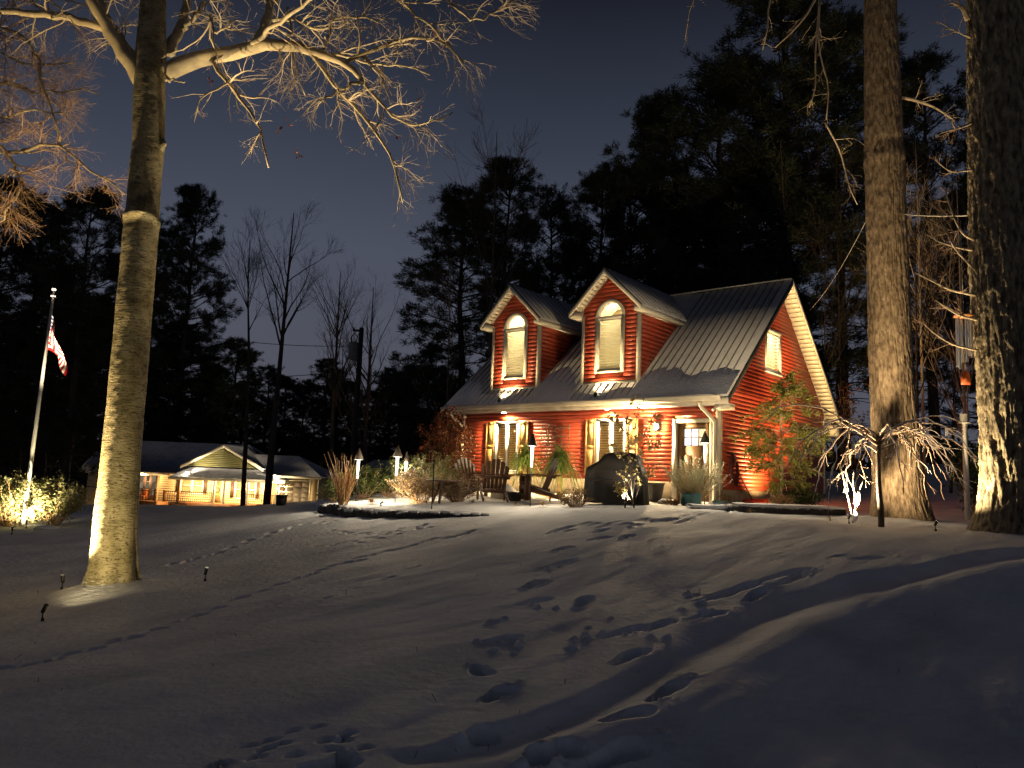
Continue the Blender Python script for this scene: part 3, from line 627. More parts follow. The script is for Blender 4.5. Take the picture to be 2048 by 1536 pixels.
# windows
def arch_pts(c, r, w0, n=18, a0=0, a1=math.pi): return [(c+r*math.cos(t), w0+r*math.sin(t)) for t in np.linspace(a0, a1, n)]
def blind_slats(par, f, u0, u1, w0, w1, d, step=.05):
    me = MB(f).add([(u0, -.016, d), (u1, -.016, d), (u1, .012, d-.022), (u0, .012, d-.022), (u0, -.018, d-.002), (u1, -.018, d-.002), (u1, .010, d-.024), (u0, .010, d-.024)],
                    [(0, 1, 2, 3), (7, 6, 5, 4), (0, 4, 5, 1), (2, 6, 7, 3)]).mesh('blind_slat')
    bl = MB(f).box(u0, u1, w1-.035, w1, d-.03, d).build('blind', M_BLIND, par)
    w = w0+.02
    while w < w1-.04: obj('blind_slat', me, M_BLIND, bl, (0, 0, w)); w += step
def rect_window(parent, f, h, mull=1, room=True, mat=M_WHITE, cas=.075, step=.072, roomd=1.0, sill=True):
    u0, u1, w0, w1 = h
    fr = MB(f)
    fr.box(u0, u1, w1-cas, w1, -.06, .04).box(u0, u1, w0, w0+cas, -.06, .04).box(u0, u0+cas, w0+cas, w1-cas, -.06, .04).box(u1-cas, u1, w0+cas, w1-cas, -.06, .04)
    win = fr.build('window', mat, parent)
    i0, i1, j0, j1 = u0+cas, u1-cas, w0+cas, w1-cas
    cs = [i0]+[i0+(i1-i0)*(k+1)/(mull+1) for k in range(mull)]+[i1]
    for k in range(mull): MB(f).box(cs[k+1]-.05, cs[k+1]+.05, j0, j1, -.05, .025).build('mullion', mat, win)
    for k in range(mull+1): 
        x0 = cs[k]+(.05 if k else 0); x1 = cs[k+1]-(.05 if k < mull else 0)
        MB(f).box(x0, x1, j0, j1, -.035, -.030).build('pane', M_GLASS, win)
    if sill: MB(f).box(u0-.03, u1+.03, w0-.05, w0-.003, .0, .07).build('sill', mat, win)
    bm = M_BLINDT if mull else M_BLIND; MB(f).box(i0, i1, j1-.04, j1, -.085, -.05).build('blind', bm, win)
    me = MB(f).add([(i0+.01, .026, -.040), (i1-.01, .026, -.040), (i1-.01, -.027, -.068), (i0+.01, -.027, -.068)], [(0, 1, 2, 3)]).mesh('blind_slat')
    w = j0+.03
    while w < j1-.05: obj('blind_slat', me, bm, win, (0, 0, w)); w += step
    if room:
        r = MB(f); D = -.145-roomd; U0, U1, V0, V1 = u0-.25, u1+.25, w0-.25, w1+.2
        r.add([(U0, V0, -.145), (U1, V0, -.145), (U1, V1, -.145), (U0, V1, -.145), (U0, V0, D), (U1, V0, D), (U1, V1, D), (U0, V1, D)],
              [(4, 5, 6, 7), (0, 1, 5, 4), (1, 2, 6, 5), (2, 3, 7, 6), (3, 0, 4, 7)]).build('room', M_ROOM, win)
    return win
def in_room(f, u, w, d, e, col=SOFT):
    p = f(np.array([[u, w, d]]))[0]; light('POINT', house, p, e, col, size=.06)
rect_window(house, fF, W1); in_room(fF, -7.06, 2.0, -.7, 2.5, WARM)
rect_window(house, fF, W2); in_room(fF, -3.23, 2.0, -.7, 2.5, WARM)
rect_window(house, fG, GW, mull=0, mat=M_WHITE, step=.1); in_room(fG, 3.43, 4.85, -.5, 45, (1, .86, .52))
# shutters
def shutter(f, u0, u1, w0, w1):
    sh = MB(f).box(u0, u1, w0, w1, .002, .03).build('shutter', M_SHUT, house)
    st = .05
    for a_, b_, c_, d_ in ((u0, u1, w1-.09, w1), (u0, u1, w0, w0+.09), (u0, u1, (w0+w1)/2-.045, (w0+w1)/2+.045)): MB(f).box(a_+st, b_-st, c_, d_, .031, .045).build('rail', M_SHUT, sh)
    for a_ in (u0, u1-st): MB(f).box(a_, a_+st, w0, w1, .031, .046).build('stile', M_SHUT, sh)
    m_ = (w0+w1)/2
    for c_, d_ in ((w0+.12, m_-.075), (m_+.075, w1-.12)): MB(f).prism([(u0+st+.03, c_), (u1-st-.03, c_), (u1-st-.03, d_), (u0+st+.03, d_)], .031, .041, 'z').build('panel', M_SHUT, sh)
for u0, u1 in ((-7.93, -7.57), (-6.56, -6.2), (-4.09, -3.75), (-2.72, -2.38)): shutter(fF, u0, u1, .62, 2.18)
# door
dc = MB(fF); dc.box(DR[0], DR[0]+.11, 0, DR[3], -.1, .045).box(DR[1]-.11, DR[1], 0, DR[3], -.1, .045).box(DR[0]+.11, DR[1]-.11, DR[3]-.1, DR[3], -.1, .045)
dc.build('door_casing', M_TRIM, house)
d0, d1 = DR[0]+.115, DR[1]-.115
pu = np.linspace(d0+.17, d1-.15, 4); pw = (1.44, 1.665, 1.89)
door = wall_grid(fF, d0, d1, .02, 2.03, .045, [(pu[0], pu[3], pw[0], pw[2])]); 
door.V = [v_+np.array([0, .06, 0]) for v_ in door.V]
door = door.build('door', M_DOOR, house)
for i in range(3):
    for j in range(2):
        MB(F_front(.08)).box(pu[i]+.012, pu[i+1]-.012, pw[j]+.012, pw[j+1]-.012, 0, .006).build('pane', M_DOORGL2 if i == 2 else M_DOORGL, door)
mg = MB(F_front(.078))
for u in pu[1:3]: mg.box(u-.012, u+.012, pw[0], pw[2], 0, .016)
mg.box(pu[0], pu[3], pw[1]-.012, pw[1]+.012, .001, .014); mg.build('glazing_bars', M_DOOR, door)
for i in range(2):
    u0 = d0+.14+i*.36; MB(F_front(.06)).prism([(u0, .25), (u0+.26, .25), (u0+.26, 1.2), (u0, 1.2)], .001, .014, 'z').build('panel', M_DOOR, door)
MB().lathe([(0, 0), (.02, .0), (.02, .02), (.035, .035), (.03, .06), (0, .065)], 12).build('handle', M_ALU, door, True, None)
door.children[-1].rotation_euler = (math.pi/2, 0, 0); door.children[-1].location = (d0+.07, .06, 1.0)
MB(fF).box(DR[0]-.05, DR[1]+.05, -.12, -.002, .05, .4).build('door_step', M_FOUND, house)
# dormers
M_BL2 = M_BLIND
def dormer(c, lit, key):
    f = F_front(DGF)
    z_b = float(roofz(DGF)); u0, u1 = c-DW, c+DW
    half = DW+.25; pk = 6.55; sl = (pk-DTOP-.05)/half
    wc, r = c, .42; ws, wt_ = 3.60, 5.18                            # glazed opening
    def shape(w):
        h = DW-.06 if w <= DTOP+.03 else max(0.0, (pk-.13-w)/sl)
        h = min(h, DW-.06); return (c-h, c+h)
    ro = .495
    def hole(lo, hi):
        if hi < 3.52: return None
        if lo < 5.17: return (c-ro+.02, c+ro-.02)
        t = (lo+hi)/2-5.17
        if t >= ro-.02: return None
        q = math.sqrt((ro-.02)**2-t*t); return (c-q, c+q)
    # backing with an arched opening: ring of quads out to the wall outline
    outl = [(u0, z_b-.2), (u1, z_b-.2), (u1, DTOP), (c, pk-.12), (u0, DTOP)]
    mb = MB(f)
    n = 20; ap = arch_pts(c, r, wt_, n)                           # right to left over the top
    mb.box(u0, u1, z_b-.2, ws, -.1, 0).box(u0, c-r, ws, wt_, -.1, 0).box(c+r, u1, ws, wt_, -.1, 0)
    def outer(t):
        # wall outline seen from the arch centre
        dx, dz = math.cos(t), math.sin(t); best = 9
        if abs(dx) > 1e-6: 
            s_ = DW/abs(dx); best = min(best, s_)
        den = dz+sl*abs(dx); s2 = (pk-.12-wt_)/den if den > 1e-6 else 9
        return min(best, s2)
    v = []; ts = np.linspace(0, math.pi, n)
    for t in ts:
        s_ = outer(t); v += [(c+r*math.cos(t), wt_+r*math.sin(t), 0), (c+s_*math.cos(t), wt_+s_*math.sin(t), 0), (c+r*math.cos(t), wt_+r*math.sin(t), -.1)]
    q = []
    for i in range(n-1): q += [(3*i, 3*i+1, 3*i+4, 3*i+3), (3*i, 3*i+3, 3*i+5, 3*i+2)]
    mb.add(v, q)
    dm = mb.build('dormer_front', M_RED, house)
    planks(dm, f, 'd', u0+.06, u1-.06, z_b+.05, pk-.22, [hole], shape=shape, course=.125)
    # casing: legs, sill, arch ring, transom
    cas = MB(f); ci, co = r-.02, r+.075
    cas.box(c-co, c-ci, 3.53, wt_, -.04, .05).box(c+ci, c+co, 3.53, wt_, -.04, .05).box(c-ci, c+ci, 3.53, 3.62, -.04, .05).box(c-ci, c+ci, wt_-.075, wt_+.015, -.04, .045)
    nn = 28; vv = []
    for t in np.linspace(0, math.pi, nn):
        for rr, dd in ((ci, -.04), (ci, .05), (co, .05), (co, -.0)): vv.append((c+rr*math.cos(t), wt_+rr*math.sin(t), dd))
    qq = []
    for i in range(nn-1):
        for k in range(3): qq.append((4*i+k, 4*i+4+k, 4*i+5+k, 4*i+1+k))
    cas.add(vv, qq); win = cas.build('arched_window', M_TRIM, house)
    MB(f).box(c-ci, c+ci, 3.62, wt_-.075, -.028, -.023).build('pane', M_GLASS, win)
    ap2 = arch_pts(c, ci, wt_+.015, 20); MB(f).prism(ap2, -.028, -.023, 'z').build('pane', M_GLASS, win)
    # sash frame
    sx = MB(f); sx.box(c-ci, c-ci+.035, 3.62, wt_-.075, -.022, .02).box(c+ci-.035, c+ci, 3.62, wt_-.075, -.022, .02).box(c-ci+.035, c+ci-.035, 3.62, 3.66, -.022, .02).box(c-ci+.035, c+ci-.035, wt_-.12, wt_-.075, -.022, .02).build('sash', M_TRIM, win)
    me = MB(f).add([(c-.39, .026, -.030), (c+.39, .026, -.030), (c+.39, -.027, -.058), (c-.39, -.027, -.058)], [(0, 1, 2, 3)]).mesh('blind_slat')
    w = 3.69
    while w < wt_-.12: obj('blind_slat', me, M_BLIND, win, (0, 0, w)); w += .074
    # lit room behind: side walls and a sloping ceiling
    rm = MB(f); D = -2.3; v = []
    for d, zb_ in ((-.105, z_b+.14), (D, min(5.3, z_b+.14+2.2*SL))): v += [(u0+.1, zb_, d), (u1-.1, zb_, d), (u1-.1, 5.5, d), (c, 6.1, d), (u0+.1, 5.5, d)]
    rm.add(v, [(0, 1, 6, 5), (1, 2, 7, 6), (2, 3, 8, 7), (3, 4, 9, 8), (4, 0, 5, 9)], [(5, 6, 7), (5, 7, 9), (7, 8, 9)]).build('room', M_ROOM, win)
    MB(f).beam((u0+.15, 5.62, -1.3), (u1-.15, 5.62, -1.3), .08, .12, (0, 1, 0)).build('ceiling_beam', M_ROOM, win)
    in_room(f, c+.05, 5.45, -.75, lit, (1, .85, .52))
    # corner boards, base trim
    for s_ in (-1, 1):
        x = c+s_*(DW-.035); MB(f).box(x-.045, x+.045, z_b-.02, DTOP, .002, .03).build('corner_board', M_TRIM, dm)
        xs = c+s_*(DW+.012); MB().box(min(xs, xs-s_*.012), max(xs, xs-s_*.012), DGF-.03, DGF+.09, z_b+.04, DTOP).build('corner_board', M_TRIM, dm)
    MB(f).box(u0+.1, u1-.1, z_b-.02, z_b+.045, .003, .03).build('base_board', M_TRIM, dm)
    # cheeks
    ge = (DTOP-RZ0)/SL+RG0
    for s_ in (-1, 1):
        xc = c+s_*DW
        v = [(xc, DGF+.005, z_b-.1), (xc, ge, DTOP), (xc, DGF+.005, DTOP), (xc-s_*.08, DGF+.005, z_b-.1), (xc-s_*.08, ge, DTOP), (xc-s_*.08, DGF+.005, DTOP)]
        ck = MB().add(v, [(0, 1, 4, 3), (1, 2, 5, 4), (2, 0, 3, 5)], [(0, 2, 1), (3, 4, 5)]).build('dormer_cheek', M_RED, house)
        if s_ > 0:
            ff = lambda vv_, xc=xc: np.stack([xc+vv_[:, 2], vv_[:, 0], vv_[:, 1]], -1)
            planks(ck, ff, 'c', 0, 1, z_b+.05, DTOP, [], course=.125, shape=lambda w: (DGF+.1, max(DGF+.1, (w-RZ0)/SL+RG0)))
    # roof
    g_end = DEP/2; gf = DGF-.36
    for s_ in (-1, 1):
        e_ = c+s_*half; ze = pk-half*sl
        nx, nz = sl*s_, 1.0; L = math.hypot(nx, nz); tx, tz_ = nx/L*.07, nz/L*.07
        gev = (ze-RZ0)/SL+RG0
        v = [(c, gf, pk), (e_, gf, ze), (e_, gev, ze), (c, g_end, pk)]; v += [(x-tx, y, z-tz_) for x, y, z in v]
        rp = MB().add(v, [(0, 1, 2, 3), (7, 6, 5, 4), (0, 4, 5, 1), (1, 5, 6, 2), (2, 6, 7, 3), (3, 7, 4, 0)]).build('dormer_roof', M_ROOF2, house)
        # seams run down the dormer roof
        sm = MB().beam((0, 0, 0), (s_*half*.97, 0, -half*.97*sl), .022, .016).mesh('seam')
        y = gf+.25
        while y < gev-.3: obj('seam', sm, M_SEAM, rp, (c+s_*.01, y, pk+.008)); y += .3
        # front rake board, soffit boards, eave board
        v = []
        for gg in (gf-.028, gf-.002):
            for x, z in ((c, pk-.035), (e_, ze-.035), (e_, ze-.16), (c, pk-.16-.03)): v.append((x, gg, z))
        MB().add(v, [(0, 1, 2, 3), (7, 6, 5, 4), (0, 4, 5, 1), (1, 5, 6, 2), (2, 6, 7, 3), (3, 7, 4, 0)]).build('rake_board', M_TRIM, house)
        v = []
        for gg in (gf-.04, gf+.01):
            for x, z in ((c, pk+.012), (e_+s_*.02, ze+.012-.02*sl), (e_+s_*.02, ze-.03-.02*sl), (c, pk-.03)): v.append((x, gg, z))
        MB().add(v, [(0, 1, 2, 3), (7, 6, 5, 4), (0, 4, 5, 1), (1, 5, 6, 2), (2, 6, 7, 3), (3, 7, 4, 0)]).build('drip_edge', M_DARKEDGE, rp)
        nb_ = 11; bl = (half-.18)/nb_
        v = []
        for gg in (gf+.0, DGF-.031):
            for x in (.004, bl-.014): v += [(s_*x, gg, -x*sl), (s_*x, gg, -x*sl+.012)]
        me2 = MB().add(v, [(0, 2, 6, 4), (1, 5, 7, 3), (0, 1, 3, 2), (4, 6, 7, 5), (0, 4, 5, 1), (2, 3, 7, 6)]).mesh('soffit_board')
        for i in range(nb_): x = i*bl; obj('soffit_board', me2, M_TRIM, rp, (c+s_*x, 0, pk-.125-x*sl))
        # boxed eave along the side
        x0_, x1_ = sorted((c+s_*(DW+.026), e_-s_*.01)); 
        v = []
        MB().prism([(x0_, ze-.17), (x1_, ze-.17), (x1_, ze-.05 if s_ > 0 else ze+.0), (x0_, ze+.0 if s_ > 0 else ze-.05)], gf+.0, gev-.05, 'y').build('eave_box', M_TRIM, house)
    if True:
        pass
dormer(D1, 60, 'a'); dormer(D2, 34, 'b')
# rear shed dormer
zs0, zs1 = APEX-.25, 5.0; 
sd = slab(DEP/2+.4, zs0, DEP+.55, zs1-.15, -7.5, -.55, .08).build('shed_dormer_roof', M_ROOF2, house)
v = []
for a_ in (-7.2, -1.0): v += [(a_, DEP/2+.7, zs0-.55), (a_, DEP+.1, zs1-.2), (a_, DEP+.1, SOF+.2), (a_, DEP/2+.7, SOF+1.5)]
MB().add(v, [(0, 1, 2, 3), (7, 6, 5, 4), (0, 4, 5, 1), (1, 5, 6, 2), (2, 6, 7, 3), (3, 7, 4, 0)]).build('shed_dormer_wall', M_RED, house)
MB().beam((-.53, DEP/2+.55, zs0-.14), (-.53, DEP+.56, zs1-.26), .03, .14).build('rake_board', M_TRIM, house)
MB().tube([(-.95, DEP+.3, zs1-.4), (-.95, DEP+.18, zs1-.7), (-.95, DEP+.18, 3.0)], .04, 6).build('downspout', M_TRIM, house, True)
# soffit downlights
for a_ in (-7.05, -3.25):
    MB().lathe([(0, 0), (.055, 0), (.07, .012), (.07, .02)], 14, (a_, -.22, SOF-.021)).build('downlight', M_LENS, house)
    light('SPOT', house, (a_, -.22, SOF-.03), 360, (1, .69, .34), (0, .02, -1), 165, .6, .04)
MB().tube([(-.13, -.03, 2.36), (-.13, -.09, 2.36), (-.13, -.12, 2.33)], .035, 8).build('eave_lamp', M_TRIM, house)
MB().tube([(-8.85, -.03, 2.36), (-8.85, -.09, 2.36), (-8.85, -.12, 2.33)], .035, 8).build('eave_lamp', M_TRIM, house)
# wall lantern beside the door
p = HW(-1.73, -.03, 1.95)
la = thing('wall_lantern', 'glowing wall lantern between the door and the window of the red cottage', 'lantern', p, YAW)
MB().box(-.06, .06, .0, .03, -.12, .12).build('back_plate', M_BLACKM, la)
MB().tube([(0, 0, .02), (0, -.08, .09), (0, -.13, .10)], .012, 6).build('arm', M_BLACKM, la)
MB().lathe([(.0, .14), (.03, .12), (.085, .07), (.08, .06), (0, .065)], 6, (0, -.13, 0)).build('cap', M_BLACKM, la)
MB().lathe([(.0, -.125), (.055, -.12), (.075, .055)], 6, (0, -.13, 0)).build('glass_shade', glass_mat('lantern_glass', (1, .95, .85), .4), la)
MB().lathe([(0, -.09), (.045, -.07), (.06, -.01), (.05, .04), (0, .05)], 10, (0, -.13, 0)).build('bulb', M_BULB, la, True)
MB().lathe([(.0, -.15), (.03, -.14), (.058, -.126), (0, -.126)], 6, (0, -.13, 0)).build('base', M_BLACKM, la)
light('POINT', la, (0, -.24, -.02), 170, WARM, size=.05)
# ---------------------------------------------------------------- neighbour's bungalow
NY = 68.0
def n2(px, py, Y=NY): p = at(px, py, Y); return float(p[0]), float(p[2])
NB = at(450, 1010, NY); nz0 = float(NB[2])-.15
nb = thing('neighbour_bungalow', 'tan single-storey bungalow with lit porch and snowy roofs beyond the lawn', 'house', (0, 0, 0))
def nbx(name, x0, x1, y0, y1, z0, z1, mat, par=nb): return MB().box(x0, x1, y0, y1, z0, z1).build(name, mat, par)
X = lambda px, py=985, Y=NY: n2(px, py, Y)[0]
Z = lambda py, px=450, Y=NY: n2(px, py, Y)[1]
zE = Z(956); WYn = NY+2.0                                   # porch eave height, wall plane behind the porch
NV = lambda y: (lambda v: np.stack([v[:, 0], y-v[:, 2], v[:, 1]], -1))
fN = NV(WYn)
xl, xr = X(172, 985, WYn), X(545, 985, WYn)
def nx(px): return X(px, 980, WYn)
def nzz(py, px=440): return Z(py, px, WYn)
dw = [(nx(361), nx(405), nzz(988), nzz(959)), (nx(471), nx(511), nzz(994), nzz(961)), (nx(427), nx(443), nzz(1008), nzz(960)), (nx(276), nx(313), nzz(1005), nzz(952))]
nw = wall_grid(fN, xl, xr, nz0-1, zE+.25, .15, [dw[0], dw[1]]).build('front_wall', M_NSID, nb)
planks(nw, fN, 'n', nx(318), nx(545), nz0, zE+.2, [(d[0]-.1, d[1]+.1, d[2]-.08, d[3]+.08) for d in dw[:3]], mat=M_NSID, course=.21)
nbx('rear_walls', xl, xr, WYn+.2, WYn+8, nz0-1, zE+.2, M_NSID)
def nwindow(h, cols, rows=2):
    u0, u1, w0, w1 = h; c = .11; fr = MB(fN)
    fr.box(u0-.08, u1+.08, w1, w1+.1, -.05, .05).box(u0-.08, u1+.08, w0-.1, w0, -.05, .05).box(u0-.08, u0+.06, w0, w1, -.05, .05).box(u1-.06, u1+.08, w0, w1, -.05, .05)
    win = fr.build('window', M_NTRIM, nb)
    us = np.linspace(u0+.06, u1-.06, cols+1); ws_ = np.linspace(w0, w1, rows+1)
    for i in range(cols):
        if i: MB(fN).box(us[i]-.12, us[i]+.12, w0, w1, -.04, .03).build('mullion', M_NTRIM, win)
        for j in range(rows):
            MB(fN).box(us[i]+(.12 if i else 0), us[i+1]-(.12 if i < cols-1 else 0), ws_[j]+.04, ws_[j+1]-.04, -.06, -.05).build('pane', M_GLASS, win)
        MB(fN).box(us[i]+(.12 if i else 0), us[i+1]-(.12 if i < cols-1 else 0), ws_[1]-.039, ws_[1]+.039, -.05, .0).build('sash_bar', M_NTRIM, win)
    MB(fN).box(u0, u1, w0, w1, -.30, -.22).build('curtain', M_CURT, win)
    return win
nwindow(dw[0], 2); nwindow(dw[1], 2)
for u0, u1 in ((352, 358.8), (406.8, 414)): MB(fN).box(nx(u0), nx(u1), dw[0][2], dw[0][3], .03, .07).build('shutter', M_NSHUT, nb)
for u0, u1 in ((461, 468), (513, 519)): MB(fN).box(nx(u0), nx(u1), dw[1][2], dw[1][3], .03, .07).build('shutter', M_NSHUT, nb)
ndoor = MB(fN).box(dw[2][0], dw[2][1], dw[2][2], dw[2][3], .01, .06).build('door', M_NDOOR, nb)
MB(fN).box(dw[2][0]-.12, dw[2][0]-.005, dw[2][2], dw[2][3]+.12, .005, .08).box(dw[2][1]+.005, dw[2][1]+.12, dw[2][2], dw[2][3]+.12, .005, .08).build('door_casing', M_NTRIM, nb)
wx, wz = (dw[2][0]+dw[2][1])/2, dw[2][2]+1.25
MB().tube([(wx+.22*math.cos(t), WYn-.09, wz+.22*math.sin(t)) for t in np.linspace(0, 2*math.pi, 17)], .055, 6).build('wreath', M_LEAFR, ndoor, True)
MB(fN).box(wx-.18, wx+.18, wz+.4, dw[2][3]-.12, .062, .07).build('door_glass', M_GLASS, ndoor)
# left wing: glazed door and side lights
gl = MB(fN).box(dw[3][0], dw[3][1], dw[3][2], dw[3][3], .005, .06).build('patio_door', M_NSHUT, nb)
for k in range(3):
    w_ = (dw[3][1]-dw[3][0])/3; u0 = dw[3][0]+k*w_+.14
    for j in range(3):
        h_ = (dw[3][3]-dw[3][2]-.5)/3
        MB(fN).box(u0, u0+w_-.28, dw[3][2]+.4+j*h_, dw[3][2]+.4+(j+1)*h_-.06, .062, .075).build('pane', emat('patio_glass_%d%d' % (k, j), (1, .88, .6), (.10, .22, .16)[(k+j) % 3]), gl)
# roofs
RY = NY+7
def poly(name, pts, mat, par=nb, th=.12):
    pts = np.array(pts, float); n = np.cross(pts[1]-pts[0], pts[2]-pts[0]); n /= np.linalg.norm(n)
    if n[2] < 0: n = -n
    k = len(pts); v = np.vstack([pts, pts-n*th]); q = [(i, (i+1) % k, (i+1) % k+k, i+k) for i in range(k)]
    t = [(0, i, i+1) for i in range(1, k-1)]+[(k, k+i+1, k+i) for i in range(1, k-1)]
    return MB().add(v, q, t).build(name, mat, par)
zr = Z(888, 445, RY); xg = X(452, 890, NY)
eyl = WYn-.5; zel = Z(944, 300, eyl)
poly('main_roof', [(X(160, 945, eyl), eyl, zel), (X(548, 945, eyl), eyl, zel), (X(500, 890, RY), RY, zr), (X(215, 886, RY), RY, zr)], M_NROOF)
poly('rear_roof', [(X(160, 945, eyl), RY+6, zel), (X(548, 945, eyl), RY+6, zel), (X(500, 890, RY), RY, zr-.01), (X(215, 886, RY), RY, zr-.01)], M_NROOF)
poly('hip_end', [(X(160, 945, eyl), eyl, zel), (X(160, 945, eyl), RY+6, zel), (X(215, 886, RY), RY, zr)], M_NROOF)
nbx('fascia', X(160, 945, eyl), X(340, 948, eyl), eyl-.08, eyl-.003, zel-.28, zel-.02, M_NTRIM)
# front gable
gY = NY+.3; gl_, gr_ = X(361, 933, gY), X(527, 934, gY); gzb = Z(934, 440, gY); gzp = Z(889, 452, gY); gxm = (gl_+gr_)/2
fg = NV(gY+.35)
gb = MB(fg).add([(gl_+.3, gzb, 0), (gr_-.3, gzb, 0), (gxm, gzp-.18, 0), (gl_+.3, gzb, -.1), (gr_-.3, gzb, -.1), (gxm, gzp-.18, -.1)], [(0, 1, 4, 3), (1, 2, 5, 4), (2, 0, 3, 5)], [(0, 1, 2), (3, 5, 4)]).build('gable_wall', M_NGAB, nb)
gs = (gzp-.18-gzb)/(gxm-gl_-.3)
planks(gb, fg, 'ng', 0, 0, gzb, gzp-.35, [], mat=M_NGAB, course=.16, shape=lambda w: (gl_+.3+(w-gzb)/gs, gr_-.3-(w-gzb)/gs))
for s_, e_ in ((-1, gl_), (1, gr_)):
    poly('gable_roof', [(gxm, gY, gzp), (e_, gY, gzb+.02), (e_, gY+1.5, gzb+.02), (gxm, RY-.5, gzp)], M_NROOF)
    MB().add([(gxm, gY-.06, gzp-.0), (e_, gY-.06, gzb), (e_, gY-.06, gzb-.26), (gxm, gY-.06, gzp-.30), (gxm, gY-.005, gzp-.0), (e_, gY-.005, gzb), (e_, gY-.005, gzb-.26), (gxm, gY-.005, gzp-.30)],
             [(0, 1, 2, 3), (7, 6, 5, 4), (0, 4, 5, 1), (1, 5, 6, 2), (2, 6, 7, 3), (3, 7, 4, 0)]).build('rake_board', M_NTRIM, nb)
# porch roof (hipped), fascia, posts, rails, deck
pY = NY-.9; pl, pr = X(337, 956, pY), X(573, 961, pY); pz = Z(957, 450, pY)
tl, tr_ = X(378, 934, gY), X(519, 937, gY); tzp = gzb-.12
poly('porch_roof', [(pl, pY, pz), (pr, pY, pz), (tr_, gY+.33, tzp), (tl, gY+.33, tzp)], M_NROOF)
poly('porch_hip', [(pl, pY, pz), (tl, gY+.33, tzp), (tl, WYn, tzp), (pl, WYn, pz)], M_NROOF); poly('porch_hip', [(pr, pY, pz), (tr_, gY+.33, tzp), (tr_, WYn, tzp), (pr, WYn, pz)], M_NROOF)
nbx('porch_fascia', pl, pr, pY-.07, pY-.003, pz-.26, pz-.01, M_NTRIM); nbx('porch_ceiling', pl+.1, pr-.1, pY+.02, WYn-.09, pz-.14, pz-.08, M_NTRIM)
dz = Z(1008, 440, pY)
nbx('porch_deck', pl+.1, pr-.1, pY+.2, WYn-.1, dz-1.2, dz, M_NWOOD)
for px in (354, 424.5, 446, 492, 550): x = X(px, 985, pY); nbx('porch_post', x-.09, x+.09, pY+.25, pY+.43, dz, pz-.15, M_NTRIM if px != 354 else M_NWOOD)
bal = MB().box(-.022, .022, -.022, .022, 0, .78).mesh('baluster')
def railing(x0, x1, y, zb, par=nb):
    rl = MB().box(x0, x1, y-.05, y+.05, zb+.86, zb+.94).build('handrail', M_NWOOD, par); MB().box(x0, x1, y-.03, y+.03, zb+.05, zb+.11).build('bottom_rail', M_NWOOD, rl)
    n_ = max(2, int((x1-x0)/.17))
    for i in range(n_): obj('baluster', bal, M_NWOOD, rl, (x0+(i+.5)*(x1-x0)/n_, y, zb+.09))
for a_, b_ in ((326, 352), (357, 422), (494, 548)): railing(X(a_, 990, pY), X(b_, 990, pY), pY+.34, dz)
nbx('deck', X(262, 1005, pY), X(310, 1005, pY), pY, WYn-.1, dz-1.2, dz-.02, M_NWOOD); railing(X(262, 990, pY), X(309, 990, pY), pY+.1, dz)
x = X(309.5, 990, pY); nbx('newel_post', x-.08, x+.08, pY+.02, pY+.18, dz, dz+1.05, M_NWOOD)
x = X(325, 990, pY); nbx('newel_post', x-.08, x+.08, pY+.25, pY+.41, dz, dz+1.0, M_NWOOD)
# garage
gx0, gx1 = X(551, 980, NY+.2), X(636, 980, NY+.2); gze = Z(952, 590, NY)
fga = NV(NY+.2); gd = (X(556, 985, NY+.2), X(618, 985, NY+.2), Z(1006, 590, NY+.2), Z(962, 590, NY+.2))
gwall = wall_grid(fga, gx0, gx1, nz0-1, gze, .15, [gd]).build('garage_wall', M_NSID, nb)
nbx('garage_walls', gx0, gx1, NY+.4, NY+8, nz0-1, gze, M_NSID)
gdo = MB(fga).box(gd[0]+.02, gd[1]-.02, gd[2], gd[3]-.02, -.14, -.08).build('garage_door', M_GARAGE, nb)
for r_ in range(4):
    for c_ in range(4):
        uw = (gd[1]-gd[0]-.1)/4; wh = (gd[3]-gd[2]-.08)/4; MB(fga).box(gd[0]+.09+c_*uw, gd[0]-.01+(c_+1)*uw, gd[2]+.06+r_*wh, gd[2]-.02+(r_+1)*wh, -.079, -.06).build('panel', M_GARAGE, gdo)
MB(fga).box(gd[0]-.14, gd[0], gd[2], gd[3]+.14, .0, .04).box(gd[1], gd[1]+.14, gd[2], gd[3]+.14, .0, .04).box(gd[0], gd[1], gd[3], gd[3]+.14, .0, .04).build('garage_casing', M_NTRIM, nb)
gzr = Z(910, 545, NY+4.5)
ge0, ge1 = X(549, 955, NY-.3), X(643, 955, NY-.3)
poly('garage_roof', [(ge0-1.5, NY-.3, gze), (ge1, NY-.3, gze), (X(598, 911, NY+4.5), NY+4.5, gzr), (X(480, 908, NY+4.5), NY+4.5, gzr)], M_NROOF)
poly('garage_hip', [(ge1, NY-.3, gze), (ge1, NY+9, gze), (X(598, 911, NY+4.5), NY+4.5, gzr)], M_NROOF)
nbx('garage_fascia', ge0, ge1, NY-.37, NY-.303, gze-.2, gze-.02, M_NTRIM)
MB().tube([(gx1+.02, NY+.12, gze-.2), (gx1+.02, NY+.12, nz0-.5)], .06, 6).build('downspout', M_NTRIM, nb)
for px in (375, 435, 495, 535): light('POINT', nb, (X(px, 970, pY), pY+1.2, pz-.35), 360, (1, .70, .34), size=.08)
light('POINT', nb, (X(295, 960, WYn), WYn-.6, zel-.45), 120, (1, .66, .3), size=.08)
